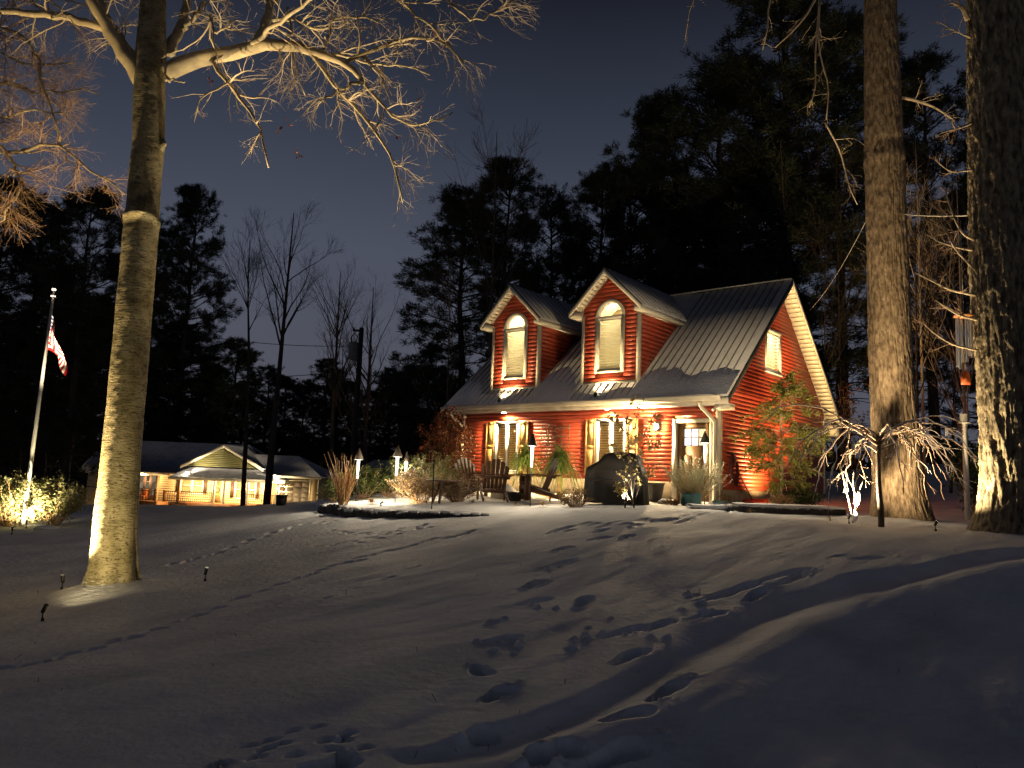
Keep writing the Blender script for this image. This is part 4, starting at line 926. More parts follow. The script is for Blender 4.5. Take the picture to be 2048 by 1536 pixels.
for px, py in ((375, 950), (550, 955)):
    x = X(px, py, NY-.5); zz = pz+.28
    MB().lathe([(0, 0), (.1, .0), (.13, .12), (.12, .16), (0, .17)], 10, (x, NY-.55, zz)).build('roof_lamp', M_LENS, nb)
    light('SPOT', nb, (x, NY-.72, zz+.22), 200, SOFT, (gxm-x, 1.6, 1.4), 120, .8, .08)
light('POINT', nb, (X(563, 965, NY-1.2), NY-1.2, pz-.1), 60, (1, .74, .42), size=.08)
# orange chair on the neighbour's deck
c = thing('deck_chair', 'small orange chair on the deck left of the tan bungalow porch', 'chair', (X(283, 1000, pY+.7), pY+.8, dz-.02))
MB().box(-.3, .3, -.28, .28, .40, .46).build('seat', M_ORANGE, c); MB().box(-.3, .3, .24, .30, .47, 1.0).build('backrest', M_ORANGE, c)
for sx_ in (-.27, .27):
    for sy_ in (-.25, .25): MB().box(sx_-.03, sx_+.03, sy_-.03, sy_+.03, 0, .40).build('leg', M_ORANGE, c)
# lidded bin beside the drive
p = G(562, 1011); b_ = thing('dark_bin', 'small dark lidded bin standing in the snow before the garage', 'bin', p)
MB().prism([(-.11, 0), (.11, 0), (.135, .28), (-.135, .28)], -.12, .12).build('body', M_BLACKM, b_); MB().box(-.15, .15, -.14, .14, .282, .31).build('lid', M_BLACKM, b_)
# low snowy roof beyond the hedge
p0 = at(700, 940, 44); 
sr = thing('snowy_shed', 'low shed roof under snow beyond the garden hedge', 'shed', (0, 0, 0))
xa, xb = at(700, 935, 44)[0], at(800, 935, 44)[0]; za = at(750, 948, 44)[2]; zb = at(770, 919, 44)[2]; xm = at(770, 920, 44)[0]
MB().box(xa+.2, xb+1.2, 44.2, 47.8, za-2.6, za-.1).build('wall', M_NSHUT, sr)
for y0, y1 in ((43.8, 46), (48.2, 46)): poly('roof', [(xa, y0, za), (xb+1.5, y0, za), (xb+1.5, y1, zb), (xa+1.0, y1, zb)], M_NROOF, sr)
# utility pole with transformer, wires
up_ = at(704, 950, 40.0); ub = onground(float(up_[0]), 40.0)
pole = thing('utility_pole', 'dark wooden utility pole with a transformer behind the hedge', 'pole', ub)
ptop = at(702, 655, 40.0); hp = ptop[2]-ub[2]
MB().tube([(0, 0, -.3), (0, 0, hp*.5), (0, 0, hp)], [.17, .15, .12], 10).build('pole_shaft', M_UPOLE, pole, True)
MB().lathe([(0, 0), (.24, 0), (.26, .05), (.26, .85), (.2, .95), (0, .97)], 14, (-.32, -.1, hp-1.75)).build('transformer', M_GREYM, pole, True)
MB().box(-.45, .12, -.06, .06, hp-.2, hp-.1).build('crossarm', M_UPOLE, pole)
for x in (-.4, -.05): MB().lathe([(.0, 0), (.05, 0), (.03, .06), (.05, .1), (.0, .13)], 8, (x, 0, hp-.1)).build('insulator', M_BLACKM, pole)
MB().tube([(-.5, 0, hp-.85), (-.5, 0, hp-.5), (-.35, 0, hp-.3)], .03, 6).build('cutout_fuse', M_BLACKM, pole)
def wire(name, label, p, q, sag, r=.016, mat=M_WIRE, n=26):
    p = np.array(p, float); q = np.array(q, float); t = np.linspace(0, 1, n)[:, None]; pts = p+(q-p)*t; pts[:, 2] -= (sag*4*t*(1-t))[:, 0]
    o = MB().tube(pts, r, 4).build(name, mat); tag(o, label, 'wire'); return o
wire('power_line', 'upper power line running to the utility pole from the flag side', at(-60, 548, 33), at(700, 692, 40), .9)
wire('power_line', 'lower power line sagging below the upper one to the utility pole', at(-60, 732, 33), at(702, 742, 40), .5)
wire('service_wire', 'thin service wire from the utility pole down to the red cottage', at(706, 745, 40), HW(-9.3, 3.9, 5.6), .7)
# ---------------------------------------------------------------- flag
fb = G(45, 1054); ftop = at(98, 578, 19.2)
fp = thing('flagpole', 'tall slim metal flagpole with a gold ball rising from the lit shrubs', 'flagpole', fb)
fh = float(ftop[2]-fb[2]); lean = float(ftop[0]-fb[0])
MB().tube([(0, 0, -.1), (lean*.5, 0, fh*.5), (lean, 0, fh)], [.05, .042, .028], 10).build('pole_shaft', M_POLE, fp, True)
MB().lathe([(0, -.05), (.035, -.04), (.055, 0), (.035, .04), (0, .05)], 12, (lean, 0, fh+.05)).build('ball', M_BIRD, fp, True)
MB().lathe([(.03, -.05), (.06, -.045), (.06, -.01), (.03, 0)], 10, (lean, 0, fh-.1)).build('truck', M_POLE, fp, True)
MB().tube([(.05, -.03, .8), (lean*.5+.06, -.03, fh*.5), (lean+.05, -.03, fh-.12)], .006, 4).build('halyard', M_ROPE, fp)
def flag_mat():
    m, nt, ns, ln = new_mat('flag_cloth'); out = N(nt, 'OutputMaterial'); b = N(nt, 'BsdfPrincipled'); b.inputs['Roughness'].default_value = .7
    uv = N(nt, 'UVMap'); sp = N(nt, 'SeparateXYZ'); ln.new(uv.outputs[0], sp.inputs[0])
    def m_(op, a, bb=None):
        n = N(nt, 'Math', operation=op)
        for i, q in enumerate((a, bb)):
            if q is None: continue
            if isinstance(q, (int, float)): n.inputs[i].default_value = q
            else: ln.new(q, n.inputs[i])
        return n.outputs[0]
    u, v = sp.outputs[0], sp.outputs[1]
    st = m_('GREATER_THAN', m_('FRACT', m_('MULTIPLY', v, 6.5)), .5)
    can = m_('MULTIPLY', m_('LESS_THAN', u, .16), m_('LESS_THAN', v, 7/13))
    cx_ = m_('SUBTRACT', m_('FRACT', m_('MULTIPLY', u, 15)), .5); cy2 = m_('SUBTRACT', m_('FRACT', m_('MULTIPLY', v, 9.3)), .5)
    star = m_('LESS_THAN', m_('ADD', m_('MULTIPLY', cx_, cx_), m_('MULTIPLY', cy2, cy2)), .07)
    x1 = N(nt, 'Mix', data_type='RGBA'); ln.new(st, x1.inputs[0]); x1.inputs[6].default_value = (.45, .012, .015, 1); x1.inputs[7].default_value = (.75, .70, .60, 1)
    x2 = N(nt, 'Mix', data_type='RGBA'); ln.new(star, x2.inputs[0]); x2.inputs[6].default_value = (.012, .018, .07, 1); x2.inputs[7].default_value = (.75, .74, .72, 1)
    x3 = N(nt, 'Mix', data_type='RGBA'); ln.new(can, x3.inputs[0]); ln.new(x1.outputs[2], x3.inputs[6]); ln.new(x2.outputs[2], x3.inputs[7])
    tr = N(nt, 'BsdfTranslucent'); ln.new(x3.outputs[2], tr.inputs[0]); ln.new(x3.outputs[2], b.inputs['Base Color']); ms = N(nt, 'MixShader'); ms.inputs[0].default_value = .35
    ln.new(b.outputs[0], ms.inputs[1]); ln.new(tr.outputs[0], ms.inputs[2]); ln.new(ms.outputs[0], out.inputs[0]); return m
U_, V_ = np.meshgrid(np.linspace(0, 1, 70), np.linspace(0, 1, 50))
zt_ = fh-.62
# the fly sinks and gathers against the pole in soft folds
hang = np.clip(U_, 0, 1)
w_out = .66*np.sin(np.minimum(U_*1.7, 1.57))*(.25+.75*V_)-.10*np.clip(U_-.55, 0, 1)
fx = lean*(zt_-V_*.75-U_*.4)/fh+.045+w_out+.035*np.sin(V_*8+U_*5)*U_
fy = -.03-.16*U_*(1-.4*V_)+.055*np.sin(U_*7.5+V_*3.0)*np.minimum(1, U_*3)
fz = zt_-V_*.92-.78*U_**1.25*(1-.15*V_)+.02*np.sin(U_*12)
idx = np.arange(50*70).reshape(50, 70); q = np.stack([idx[:-1, :-1], idx[:-1, 1:], idx[1:, 1:], idx[1:, :-1]], -1).reshape(-1, 4)
fmb = MB().add(np.stack([fx, fy, fz], -1), q); fme = fmb.mesh('flag', True)
uvl = fme.uv_layers.new(name='UVMap'); uvs = np.c_[U_.ravel(), V_.ravel()][q.ravel()]; uvl.data.foreach_set('uv', uvs.astype(np.float32).ravel())
fl = obj('flag', fme, flag_mat(), None, fb); tag(fl, 'limp red and white striped flag hanging at the top of the flagpole', 'flag')
# ---------------------------------------------------------------- trees
def rel(base, pts): return np.array([np.array(p, float)-np.array(base, float) for p in pts])
def bark_trunk(C, R_, nth, nz, disp):
    """displaced stem: C centre line (relative), R_ radii, disp(theta, z, r) in metres"""
    C = np.asarray(C, float); s = np.linspace(0, 1, nz); d = np.r_[0, np.cumsum(np.linalg.norm(np.diff(C, axis=0), axis=1))]; d /= d[-1]
    # smooth interpolation of the centre line
    cc = np.stack([np.interp(s, d, C[:, i]) for i in range(3)], -1); rr = np.interp(s, d, R_)
    ker = np.ones(15)/15
    def sm(x): return np.convolve(np.pad(x, 7, mode='edge'), ker, 'valid')
    cc = np.stack([sm(cc[:, i]) for i in range(2)]+[cc[:, 2]], -1); rr = sm(rr)
    th = np.arange(nth)*2*math.pi/nth; TH, ZZ = np.meshgrid(th, cc[:, 2]); RRm = np.repeat(rr[:, None], nth, 1)
    D = disp(TH, ZZ, RRm); r = RRm+D
    V = np.stack([cc[:, 0, None]+r*np.cos(TH), cc[:, 1, None]+r*np.sin(TH), ZZ], -1)
    i = np.arange(nz-1)[:, None]*nth; j = np.arange(nth)[None]; j2 = (j+1) % nth
    return MB().add(V, np.stack([i+j, i+j2, i+nth+j2, i+nth+j], -1))
def per_noise(TH, z, r, fx_, fz_, s):
    """noise that closes round the stem: sampled on the cylinder surface by blending two charts"""
    a = TH/(2*math.pi); w = np.clip((a-.85)/.15, 0, 1); n_ = round(fx_)
    x1 = a*n_; x2 = (a-1)*n_
    return vnoise(x1+100, z*fz_, s)*(1-w)+vnoise(x2+100, z*fz_, s)*w
# -- beech on the left
bb = BEECH_B.copy(); bb[2] = onground(bb[0], bb[1])[2]-.10
beech = thing('beech_tree', 'tall smooth-barked bare beech lit from below, its snowy foot near the spotlights', 'tree', bb)
BY = 10.0; ppm = FPX/BY
tc_ = rel(bb, [at(222, 1200, BY), at(226, 1150, BY), at(230, 1060, BY), at(237, 960, BY), at(250, 820, BY), at(262, 700, BY), at(272, 580, BY), at(283, 450, BY), at(290, 360, BY), at(297, 290, BY), at(299, 200, BY), at(302, 120, BY), at(305, 40, BY), at(308, -80, BY), at(312, -300, BY)])
tc_[0, 2] = -.05
tr_r = np.array([60, 46, 40, 37.5, 35.5, 34.5, 33.5, 32.5, 30.5, 31.5, 32, 30, 26, 23, 18])/ppm
zc = tc_[7, 2]
def beech_disp(T, z, r):
    fl_ = .085*np.exp(-z/.35)*(np.maximum(0, np.cos(T*2.5+.6))**1.5+.5*np.maximum(0, np.cos(T*4+2)))
    ring = .04*np.exp(-((z-zc-.30*(per_noise(T, z*0, r, 6, 1, 4)-.5))/.06)**2)*(.2+1.3*per_noise(T, z, r, 9, 7, 3))
    rings = .004*(per_noise(T, z, r, 14, 30, 5)-.5)+.020*(per_noise(T, z, r, 5, 2.2, 8)-.5)
    knot = .10*np.exp(-(((T-5.9+2*math.pi) % (2*math.pi)-math.pi+math.pi)**2)/.12)*np.exp(-((z-tc_[9, 2])/.07)**2)
    return fl_+ring+rings+knot
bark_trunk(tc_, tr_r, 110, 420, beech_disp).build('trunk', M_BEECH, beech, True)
g = np.random.default_rng(21)
def guide(base, spec, k=14): return resample(rel(base, [at(*s) for s in spec]), k)
LIMBS = [  # picture x, y, distance ; start and end radius in px
    ([(285, 168, 10), (262, 130, 9.9), (235, 90, 9.8), (212, 55, 9.7), (192, 20, 9.6), (165, -30, 9.5), (120, -90, 9.4)], 17, 7),
    ([(205, 55, 9.75), (175, 48, 9.6), (135, 32, 9.4), (90, 28, 9.2), (40, 24, 9.0), (-30, 20, 8.8)], 9, 5),
    ([(275, 130, 10.1), (240, 80, 10.4), (212, 30, 10.6), (190, -30, 10.8)], 12, 7),
    ([(330, 145, 10), (370, 122, 10), (420, 112, 9.9), (465, 112, 9.8), (500, 92, 9.7), (540, 84, 9.6), (590, 86, 9.5), (635, 105, 9.4), (680, 122, 9.2), (715, 145, 9.1), (726, 162, 9.0)], 19, 5),
    ([(338, 105, 10.1), (358, 60, 10.3), (372, 20, 10.5), (380, -40, 10.7)], 12, 8),
    ([(512, 88, 9.7), (532, 50, 9.9), (542, 10, 10.1), (555, -50, 10.3)], 11, 8),
    ([(690, 125, 9.2), (735, 105, 9.0), (790, 84, 8.8), (850, 74, 8.6), (905, 92, 8.5), (925, 130, 8.4)], 4.5, 1.5),
    ([(600, 86, 9.5), (625, 108, 9.4), (660, 160, 9.3), (700, 205, 9.2), (735, 240, 9.1), (770, 290, 9.0), (800, 345, 8.9), (806, 405, 8.9)], 5, 1.5),
    ([(420, 118, 9.9), (445, 150, 9.7), (475, 190, 9.5), (510, 240, 9.3), (530, 285, 9.2), (537, 335, 9.2)], 5, 1.5),
    ([(720, 160, 9.0), (745, 190, 8.9), (790, 240, 8.8), (840, 255, 8.7), (905, 225, 8.6)], 3.5, 1.2),
    ([(640, 108, 9.4), (700, 115, 9.3), (760, 132, 9.2), (800, 128, 9.1), (860, 150, 9.0)], 3.5, 1.2),
    ([(780, -20, 8.9), (830, 28, 8.7), (865, 58, 8.6), (905, 95, 8.5), (930, 125, 8.4)], 4, 1.2),
    ([(545, 40, 9.9), (590, 36, 9.8), (630, 62, 9.7), (690, 50, 9.6)], 4, 1.2),
    ([(720, 168, 9.0), (700, 172, 8.95), (672, 182, 8.9), (640, 204, 8.8)], 4, 1.5),
    ([(365, 60, 10.3), (400, 20, 10.0), (410, -20, 9.8)], 5, 3),
    ([(880, -20, 8.6), (910, 20, 8.6), (955, 45, 8.6), (1030, 0, 8.6)], 3, 1.2),
    ([(420, 30, 9.6), (428, 70, 9.6), (450, 55, 9.6), (470, 40, 9.6)], 4, 1.5),
    ([(575, 15, 9.6), (585, 60, 9.6), (582, 110, 9.6), (600, 165, 9.5), (610, 190, 9.5)], 3, 1),
    ([(340, 165, 10), (330, 158, 9.9), (370, 165, 9.8)], 2.5, 1),
    ([(500, 95, 9.7), (560, 40, 9.0), (650, -20, 8.6)], 5, 3),
    ([(640, 105, 9.4), (660, 70, 9.3), (655, 40, 9.2), (700, 30, 9.1), (760, 45, 9.0)], 3.5, 1.2),
]
P_, R_ = [], []
for spec, r0, r1 in LIMBS:
    p = guide(bb, spec); p[1:-1] += g.normal(size=p[1:-1].shape)*.012
    rr = np.linspace(r0, r1, 14)/ppm; P_.append(p); R_.append(rr)
    MB().tube(p, rr, 9 if r0 > 6 else 6).build('limb', M_BRANCH, beech, True)
P_ = np.array(P_); R_ = np.array(R_)
thin = P_[[6, 7, 8, 9, 10, 11, 12, 13, 15, 16, 17, 20]]; thinR = R_[[6, 7, 8, 9, 10, 11, 12, 13, 15, 16, 17, 20]]
big = P_[[0, 1, 2, 3, 4, 5, 14, 19]]; bigR = R_[[0, 1, 2, 3, 4, 5, 14, 19]]
b1, r1 = grow(thin, thinR, 8, (.35, .95), (25, 65), g, .1, .98, 9, .16, .62, (.05, -.05, -.35), .25, .0045)
b1b, r1b = grow(big, bigR, 7, (.5, 1.4), (35, 75), g, .25, .98, 9, .16, .35, (.1, -.1, -.30), .25, .004, rmax=.012)
A = np.concatenate([b1, b1b]); Ar = np.concatenate([r1, r1b])
b2, r2 = grow(A, Ar, 6, (.18, .55), (25, 65), g, .15, .98, 6, .16, .6, (0, 0, -.15), .3, .0026, rmax=.006)
b3, r3 = grow(b2, r2, 2, (.07, .24), (25, 60), g, .2, .98, 4, .14, .6, (0, 0, -.05), .35, .0016, rmax=.003)
cm = MB(); cm.tubes(A, Ar, 5); cm.tubes(b2, r2, 3); cm.tubes(b3, r3, 3); cm.build('crown', M_TWIG, beech, True)
# a few dead leaves still hanging
lp = [at(x, y, 8.8) for x, y in ((876, 70), (880, 80), (872, 60), (884, 88), (840, 188), (843, 198), (838, 208), (574, 245), (556, 262), (672, 255), (600, 310), (420, 152), (422, 160), (955, 44), (798, 270), (590, 305))]
lp = np.repeat(np.array(lp)-bb, 4, 0)+g.normal(size=(len(lp)*4, 3))*.02
v, q = leaf_quads(lp, .05, g, .6, 1.2); MB().add(v, q).build('leaves', M_LEAFR, beech)
# -- twiggy tree at the left edge
lb = np.array([-9.2, 11.5, 0]); lb[2] = onground(lb[0], lb[1])[2]-.1
ltree = thing('twiggy_tree', 'densely twigged bare tree at the left edge, branches lit warm from below', 'tree', lb)
LT = [([(-230, 1100, 11.5), (-225, 800, 11.5), (-200, 500, 11.5), (-170, 250, 11.4), (-150, 0, 11.4), (-130, -200, 11.4)], 26, 12),
      ([(-185, 420, 11.4), (-110, 330, 11.2), (-50, 290, 11.0), (10, 310, 10.8), (60, 290, 10.7), (115, 280, 10.6), (150, 320, 10.5), (215, 365, 10.4), (250, 388, 10.3)], 10, 2),
      ([(-165, 240, 11.4), (-90, 130, 11.2), (-20, 40, 11.0), (50, 70, 10.8), (78, 120, 10.7), (92, 170, 10.7), (106, 245, 10.6), (122, 285, 10.6)], 9, 3),
      ([(-170, 300, 11.4), (-90, 200, 11.2), (0, 165, 11.0), (45, 165, 10.9), (80, 195, 10.8), (140, 175, 10.7), (200, 190, 10.6)], 8, 2),
      ([(-60, 290, 11), (10, 300, 10.8), (36, 330, 10.8), (34, 390, 10.8), (20, 430, 10.8), (-10, 450, 10.8)], 7, 3),
      ([(-150, 60, 11.4), (-60, 10, 11.2), (20, -20, 11.0), (110, 10, 10.8), (160, 60, 10.7)], 8, 2),
      ([(-160, 160, 11.4), (-70, 230, 11.1), (0, 235, 10.9), (60, 215, 10.8), (130, 225, 10.7)], 7, 2),
      ([(-165, 200, 11.4), (-80, 60, 11.2), (10, 110, 11.0), (60, 130, 10.9), (150, 125, 10.8)], 7, 2)]
Pq, Rq = [], []
for i, (spec, r0, r1_) in enumerate(LT):
    p = guide(lb, spec); p[1:-1] += g.normal(size=p[1:-1].shape)*.03; rr = np.linspace(r0*(.7 if i else 1), r1_*.7, 14)/ppm; Pq.append(p); Rq.append(rr)
    MB().tube(p, rr, 8).build('trunk' if i == 0 else 'limb', M_BRANCH, ltree, True)
Pq = np.array(Pq[1:]); Rq = np.array(Rq[1:])
c1, s1 = grow(Pq, Rq, 24, (.4, 1.15), (30, 75), g, .22, .98, 8, .2, .5, (.25, 0, -.15), .3, .004, rmax=.012)
c2, s2 = grow(c1, s1, 8, (.2, .55), (25, 60), g, .15, .98, 6, .18, .6, (.15, 0, -.1), .3, .0025, rmax=.006)
c3, s3 = grow(c2, s2, 3, (.1, .30), (25, 60), g, .2, .98, 4, .15, .6, (.1, 0, 0), .35, .0018, rmax=.0032)
cm = MB(); cm.tubes(c1, s1, 5); cm.tubes(c2, s2, 3); cm.tubes(c3, s3, 3); cm.build('crown', M_TWIGR, ltree, True)
# -- oak right of the cottage
def furrow(amp, nx_, nz_, seed):
    def f(T, z, r):
        w = (per_noise(T, z, r, 8, 1.3, seed+9)-.5)*.25
        a = per_noise(T+w, z, r, nx_, nz_, seed); b = per_noise(T+w, z, r, nx_*1.7, nz_*3.0, seed+1); c = per_noise(T, z, r, nx_*2, nz_*9, seed+2)
        ridge = 1-np.abs(a*2-1); 
        fl_ = .13*np.exp(-np.maximum(z, 0)/.3)*(.35+.65*per_noise(T, z*0, r, 5, 1, seed+5))
        jit = np.random.default_rng(seed).normal(size=T.shape)*amp*.09; return fl_+amp*(np.clip(ridge*1.5-.15, 0, 1)-.6)+amp*.7*(b-.5)+amp*.5*(c-.5)+jit
    return f
ob = OAK_B.copy(); ob[2] = onground(ob[0], ob[1])[2]-.12; OYp = FPX/16.0
oak = thing('oak_tree', 'tall straight oak trunk with rough brown bark between the cottage and the wind chime', 'tree', ob)
oc = rel(ob, [at(1802, 1060, 16), at(1800, 1010, 16), at(1796, 950, 16), at(1788, 840, 16), at(1780, 700, 16), at(1776, 560, 16), at(1772, 430, 16), at(1768, 300, 16), at(1764, 150, 16), at(1760, 0, 16), at(1757, -150, 16), at(1750, -400, 16)]); oc[0, 2] = -.05
orad = np.array([56, 50, 46, 42, 39.5, 38.5, 38, 37, 34, 31, 28, 22])/OYp
odf = furrow(.024, 58, 3.0, 60)
def oak_disp(T, z, r): return odf(T, z, r)-.03*np.exp(-((z-oc[7, 2]-.1)/.10)**2)*np.maximum(0, np.sin(-T))+.02*np.exp(-((z-oc[7, 2]+.25)/.12)**2)
bark_trunk(oc, orad, 230, 400, oak_disp).build('trunk', M_OAK, oak)
OL = [([(1790, 192, 16), (1830, 200, 15.8), (1870, 214, 15.7), (1905, 238, 15.6)], 4, 1.5), ([(1755, -60, 16), (1690, -70, 15.4), (1640, -30, 15), (1625, 15, 14.8), (1590, 60, 14.7), (1550, 95, 14.6)], 6, 1.2),
      ([(1640, -30, 15), (1636, 60, 14.8), (1640, 120, 14.8), (1660, 170, 14.8), (1652, 240, 14.8)], 3, 1), ([(1760, -120, 16), (1600, -80, 15), (1530, -10, 14.8), (1540, 60, 14.7), (1525, 100, 14.7)], 5, 1.2),
      ([(1640, 0, 14.9), (1630, 110, 14.8), (1632, 180, 14.8), (1618, 215, 14.8)], 2.5, 1), ([(1650, 245, 14.8), (1680, 300, 15), (1700, 380, 15.2), (1715, 410, 15.3)], 2, 1), ([(1735, -100, 16), (1500, -120, 14.5), (1380, -20, 14), (1370, 80, 14)], 4, 1)]
Pq, Rq = [], []
for spec, r0, r1_ in OL:
    p = guide(ob, spec, 12); rr = np.linspace(r0, r1_, 12)/OYp; Pq.append(p); Rq.append(rr); MB().tube(p, rr, 5).build('limb', M_TWIG, oak, True)
Pq = np.array(Pq); Rq = np.array(Rq)
c1, s1 = grow(Pq, Rq, 9, (.25, .8), (30, 70), g, .2, .98, 6, .2, .6, (0, 0, -.3), .3, .003, rmax=.008); c2, s2 = grow(c1, s1, 4, (.12, .35), (25, 60), g, .2, .98, 4, .15, .6, (0, 0, -.1), .4, .002, rmax=.004)
MB().tubes(c1, s1, 4).tubes(c2, s2, 3).build('crown', M_TWIG, oak, True)
bd = c2[:, -1][g.random(len(c2)) < .5]; v, q = leaf_quads(bd, .04, g, .8); MB().add(v, q).build('buds', M_LEAFP, oak)
# -- near oak at the right edge
rb_ = ROAK_B.copy(); rb_[2] = onground(rb_[0], rb_[1])[2]-.12; RYp = FPX/11.6
roak = thing('ridged_oak', 'massive deeply ridged trunk at the right edge, lit on its left side', 'tree', rb_)
rc = rel(rb_, [at(2020, 1090, 11.6), at(2022, 1040, 11.6), at(2024, 960, 11.6), at(2022, 860, 11.6), at(2014, 720, 11.6), at(2002, 560, 11.6), at(1998, 400, 11.6), at(1994, 200, 11.6), at(1988, 0, 11.6), at(1984, -300, 11.6)]); rc[0, 2] = -.05
rrad = np.array([62, 57, 53, 53, 54, 55, 54, 52, 50, 44])/RYp
bark_trunk(rc, rrad, 300, 380, furrow(.042, 44, 2.8, 80)).build('trunk', M_OAK2, roak)
RLm = [([(1945, 500, 11.6), (1915, 495, 11.45), (1880, 485, 11.35), (1855, 470, 11.3)], 3, 1), ([(1948, 480, 11.6), (1925, 470, 11.45), (1905, 430, 11.35), (1890, 380, 11.3)], 3.5, 1), ([(1945, 245, 11.6), (1915, 258, 11.5), (1890, 262, 11.45), (1872, 272, 11.35)], 3, 1),
       ([(1950, 590, 11.6), (1900, 580, 11.45), (1860, 560, 11.35), (1830, 545, 11.3)], 3.5, 1), ([(1940, 75, 11.6), (1905, 60, 11.45), (1875, 42, 11.35)], 2, .8), ([(1935, 40, 11.6), (1925, 15, 11.5), (1905, 5, 11.45)], 6, 3), ([(1955, 640, 11.6), (1915, 630, 11.45), (1870, 600, 11.35)], 3, 1),
       ([(1950, 540, 11.6), (1910, 500, 11.35), (1880, 440, 11.3)], 2.5, 1), ([(1945, 340, 11.6), (1900, 345, 11.35), (1870, 320, 11.3)], 2, 1), ([(1952, 700, 11.6), (1905, 690, 11.35), (1865, 665, 11.2), (1840, 640, 11.2)], 2.5, 1)]
Pq, Rq = [], []
for spec, r0, r1_ in RLm:
    p = guide(rb_, spec, 10); rr = np.linspace(r0, r1_, 10)/RYp; Pq.append(p); Rq.append(rr); MB().tube(p, rr, 5).build('limb', M_TWIG, roak, True)
Pq = np.array(Pq); Rq = np.array(Rq)
c1, s1 = grow(Pq, Rq, 7, (.15, .5), (25, 60), g, .2, .98, 6, .15, .7, (-.1, 0, .1), .35, .003, rmax=.008); c2, s2 = grow(c1, s1, 4, (.08, .22), (25, 55), g, .2, .98, 4, .15, .6, (0, 0, 0), .4, .002, rmax=.004)
MB().tubes(c1, s1, 4).tubes(c2, s2, 3).build('crown', M_TWIGR, roak, True)
# ivy-like clumps of frozen moss down the trunk's near side
mp_ = []
for _ in range(200):
    t = g.uniform(.0, .62); k_ = t*(len(rc)-1); i0 = int(k_); c_ = rc[i0]*(1-(k_-i0))+rc[i0+1]*(k_-i0); r_ = np.interp(t*(len(rrad)-1), np.arange(len(rrad)), rrad)
    th = g.normal(-math.pi/2+1.0, .3); mp_.append(c_+np.array([math.cos(th)*(r_+.02), math.sin(th)*(r_+.02), 0]))
v, q = leaf_quads(np.repeat(np.array(mp_), 3, 0)+g.normal(size=(600, 3))*.03, .05, g, .8); MB().add(v, q).build('ivy', M_LEAFG, roak)
# -- weeping maple
mb_ = at(1762, 1056, 13.5); mb_[2] = onground(mb_[0], mb_[1])[2]-.03
maple = thing('weeping_maple', 'small bare weeping maple with arching snow-lined branches before the oak', 'tree', mb_)
M_MAPLE = pmat('maple_snow_lined', (.14, .095, .06), .75, .3, 6, snow=.95, sthr=.0)
top = rel(mb_, [at(1757, 872, 13.5)])[0]
MB().tube(resample([(0, 0, -.1), (0.01, 0, .3), (-.02, .02, .7), (-.03, 0, 1.1), tuple(top)], 12), np.linspace(.055, .035, 12), 9).build('trunk', M_TWIGD, maple, True)
g = np.random.default_rng(33); arcs, ar = [], []
TIPS = [(1622, 925), (1648, 990), (1600, 945), (1672, 1000), (1700, 985), (1868, 1000), (1905, 985), (1938, 950), (1925, 920), (1880, 960), (1835, 990), (1720, 1010), (1500, 850), (1900, 870), (1640, 900), (1840, 1000), (1800, 990), (1690, 960)]
for i, (tx, ty) in enumerate(TIPS):
    tx = 1765+(tx-1765)*1.2; Yt = 13.5+g.uniform(-1.0, .8); tip = rel(mb_, [at(tx, ty, Yt)])[0]; o_ = top+np.array([0, 0, g.uniform(-.35, .0)])
    d_ = tip-o_; hz = np.hypot(d_[0], d_[1]); pk_ = o_+d_*np.array([.45, .45, 0])+np.array([0, 0, .10+.16*hz])
    pts = [o_, o_+(pk_-o_)*.5+np.array([0, 0, .06]), pk_, pk_+(tip-pk_)*np.array([.6, .6, .35]), tip]
    if i == 12: pts = [o_, o_+np.array([-.5, 0, .25]), rel(mb_, [at(1640, 815, 13.5)])[0], rel(mb_, [at(1570, 805, 13.6)])[0], rel(mb_, [at(1515, 860, 13.7)])[0]]
    p = resample(pts, 14); p[2:-1] += g.normal(size=p[2:-1].shape)*.018; arcs.append(p); ar.append(np.linspace(.019, .007, 14))
arcs = np.array(arcs); ar = np.array(ar)
c1, s1 = grow(arcs, ar, 5, (.25, .75), (25, 60), g, .25, .95, 9, .16, .7, (0, 0, -1.2), .5, .006, rmax=.0085); c2, s2 = grow(c1, s1, 2, (.10, .32), (25, 60), g, .15, .95, 5, .18, .7, (0, 0, -.4), .5, .004, rmax=.007)
for p, r_ in zip(arcs, ar): MB().tube(p, r_, 6).build('limb', M_MAPLE, maple, True)
MB().tubes(c1, s1, 5).tubes(c2, s2, 4).build('crown', M_MAPLE, maple, True)
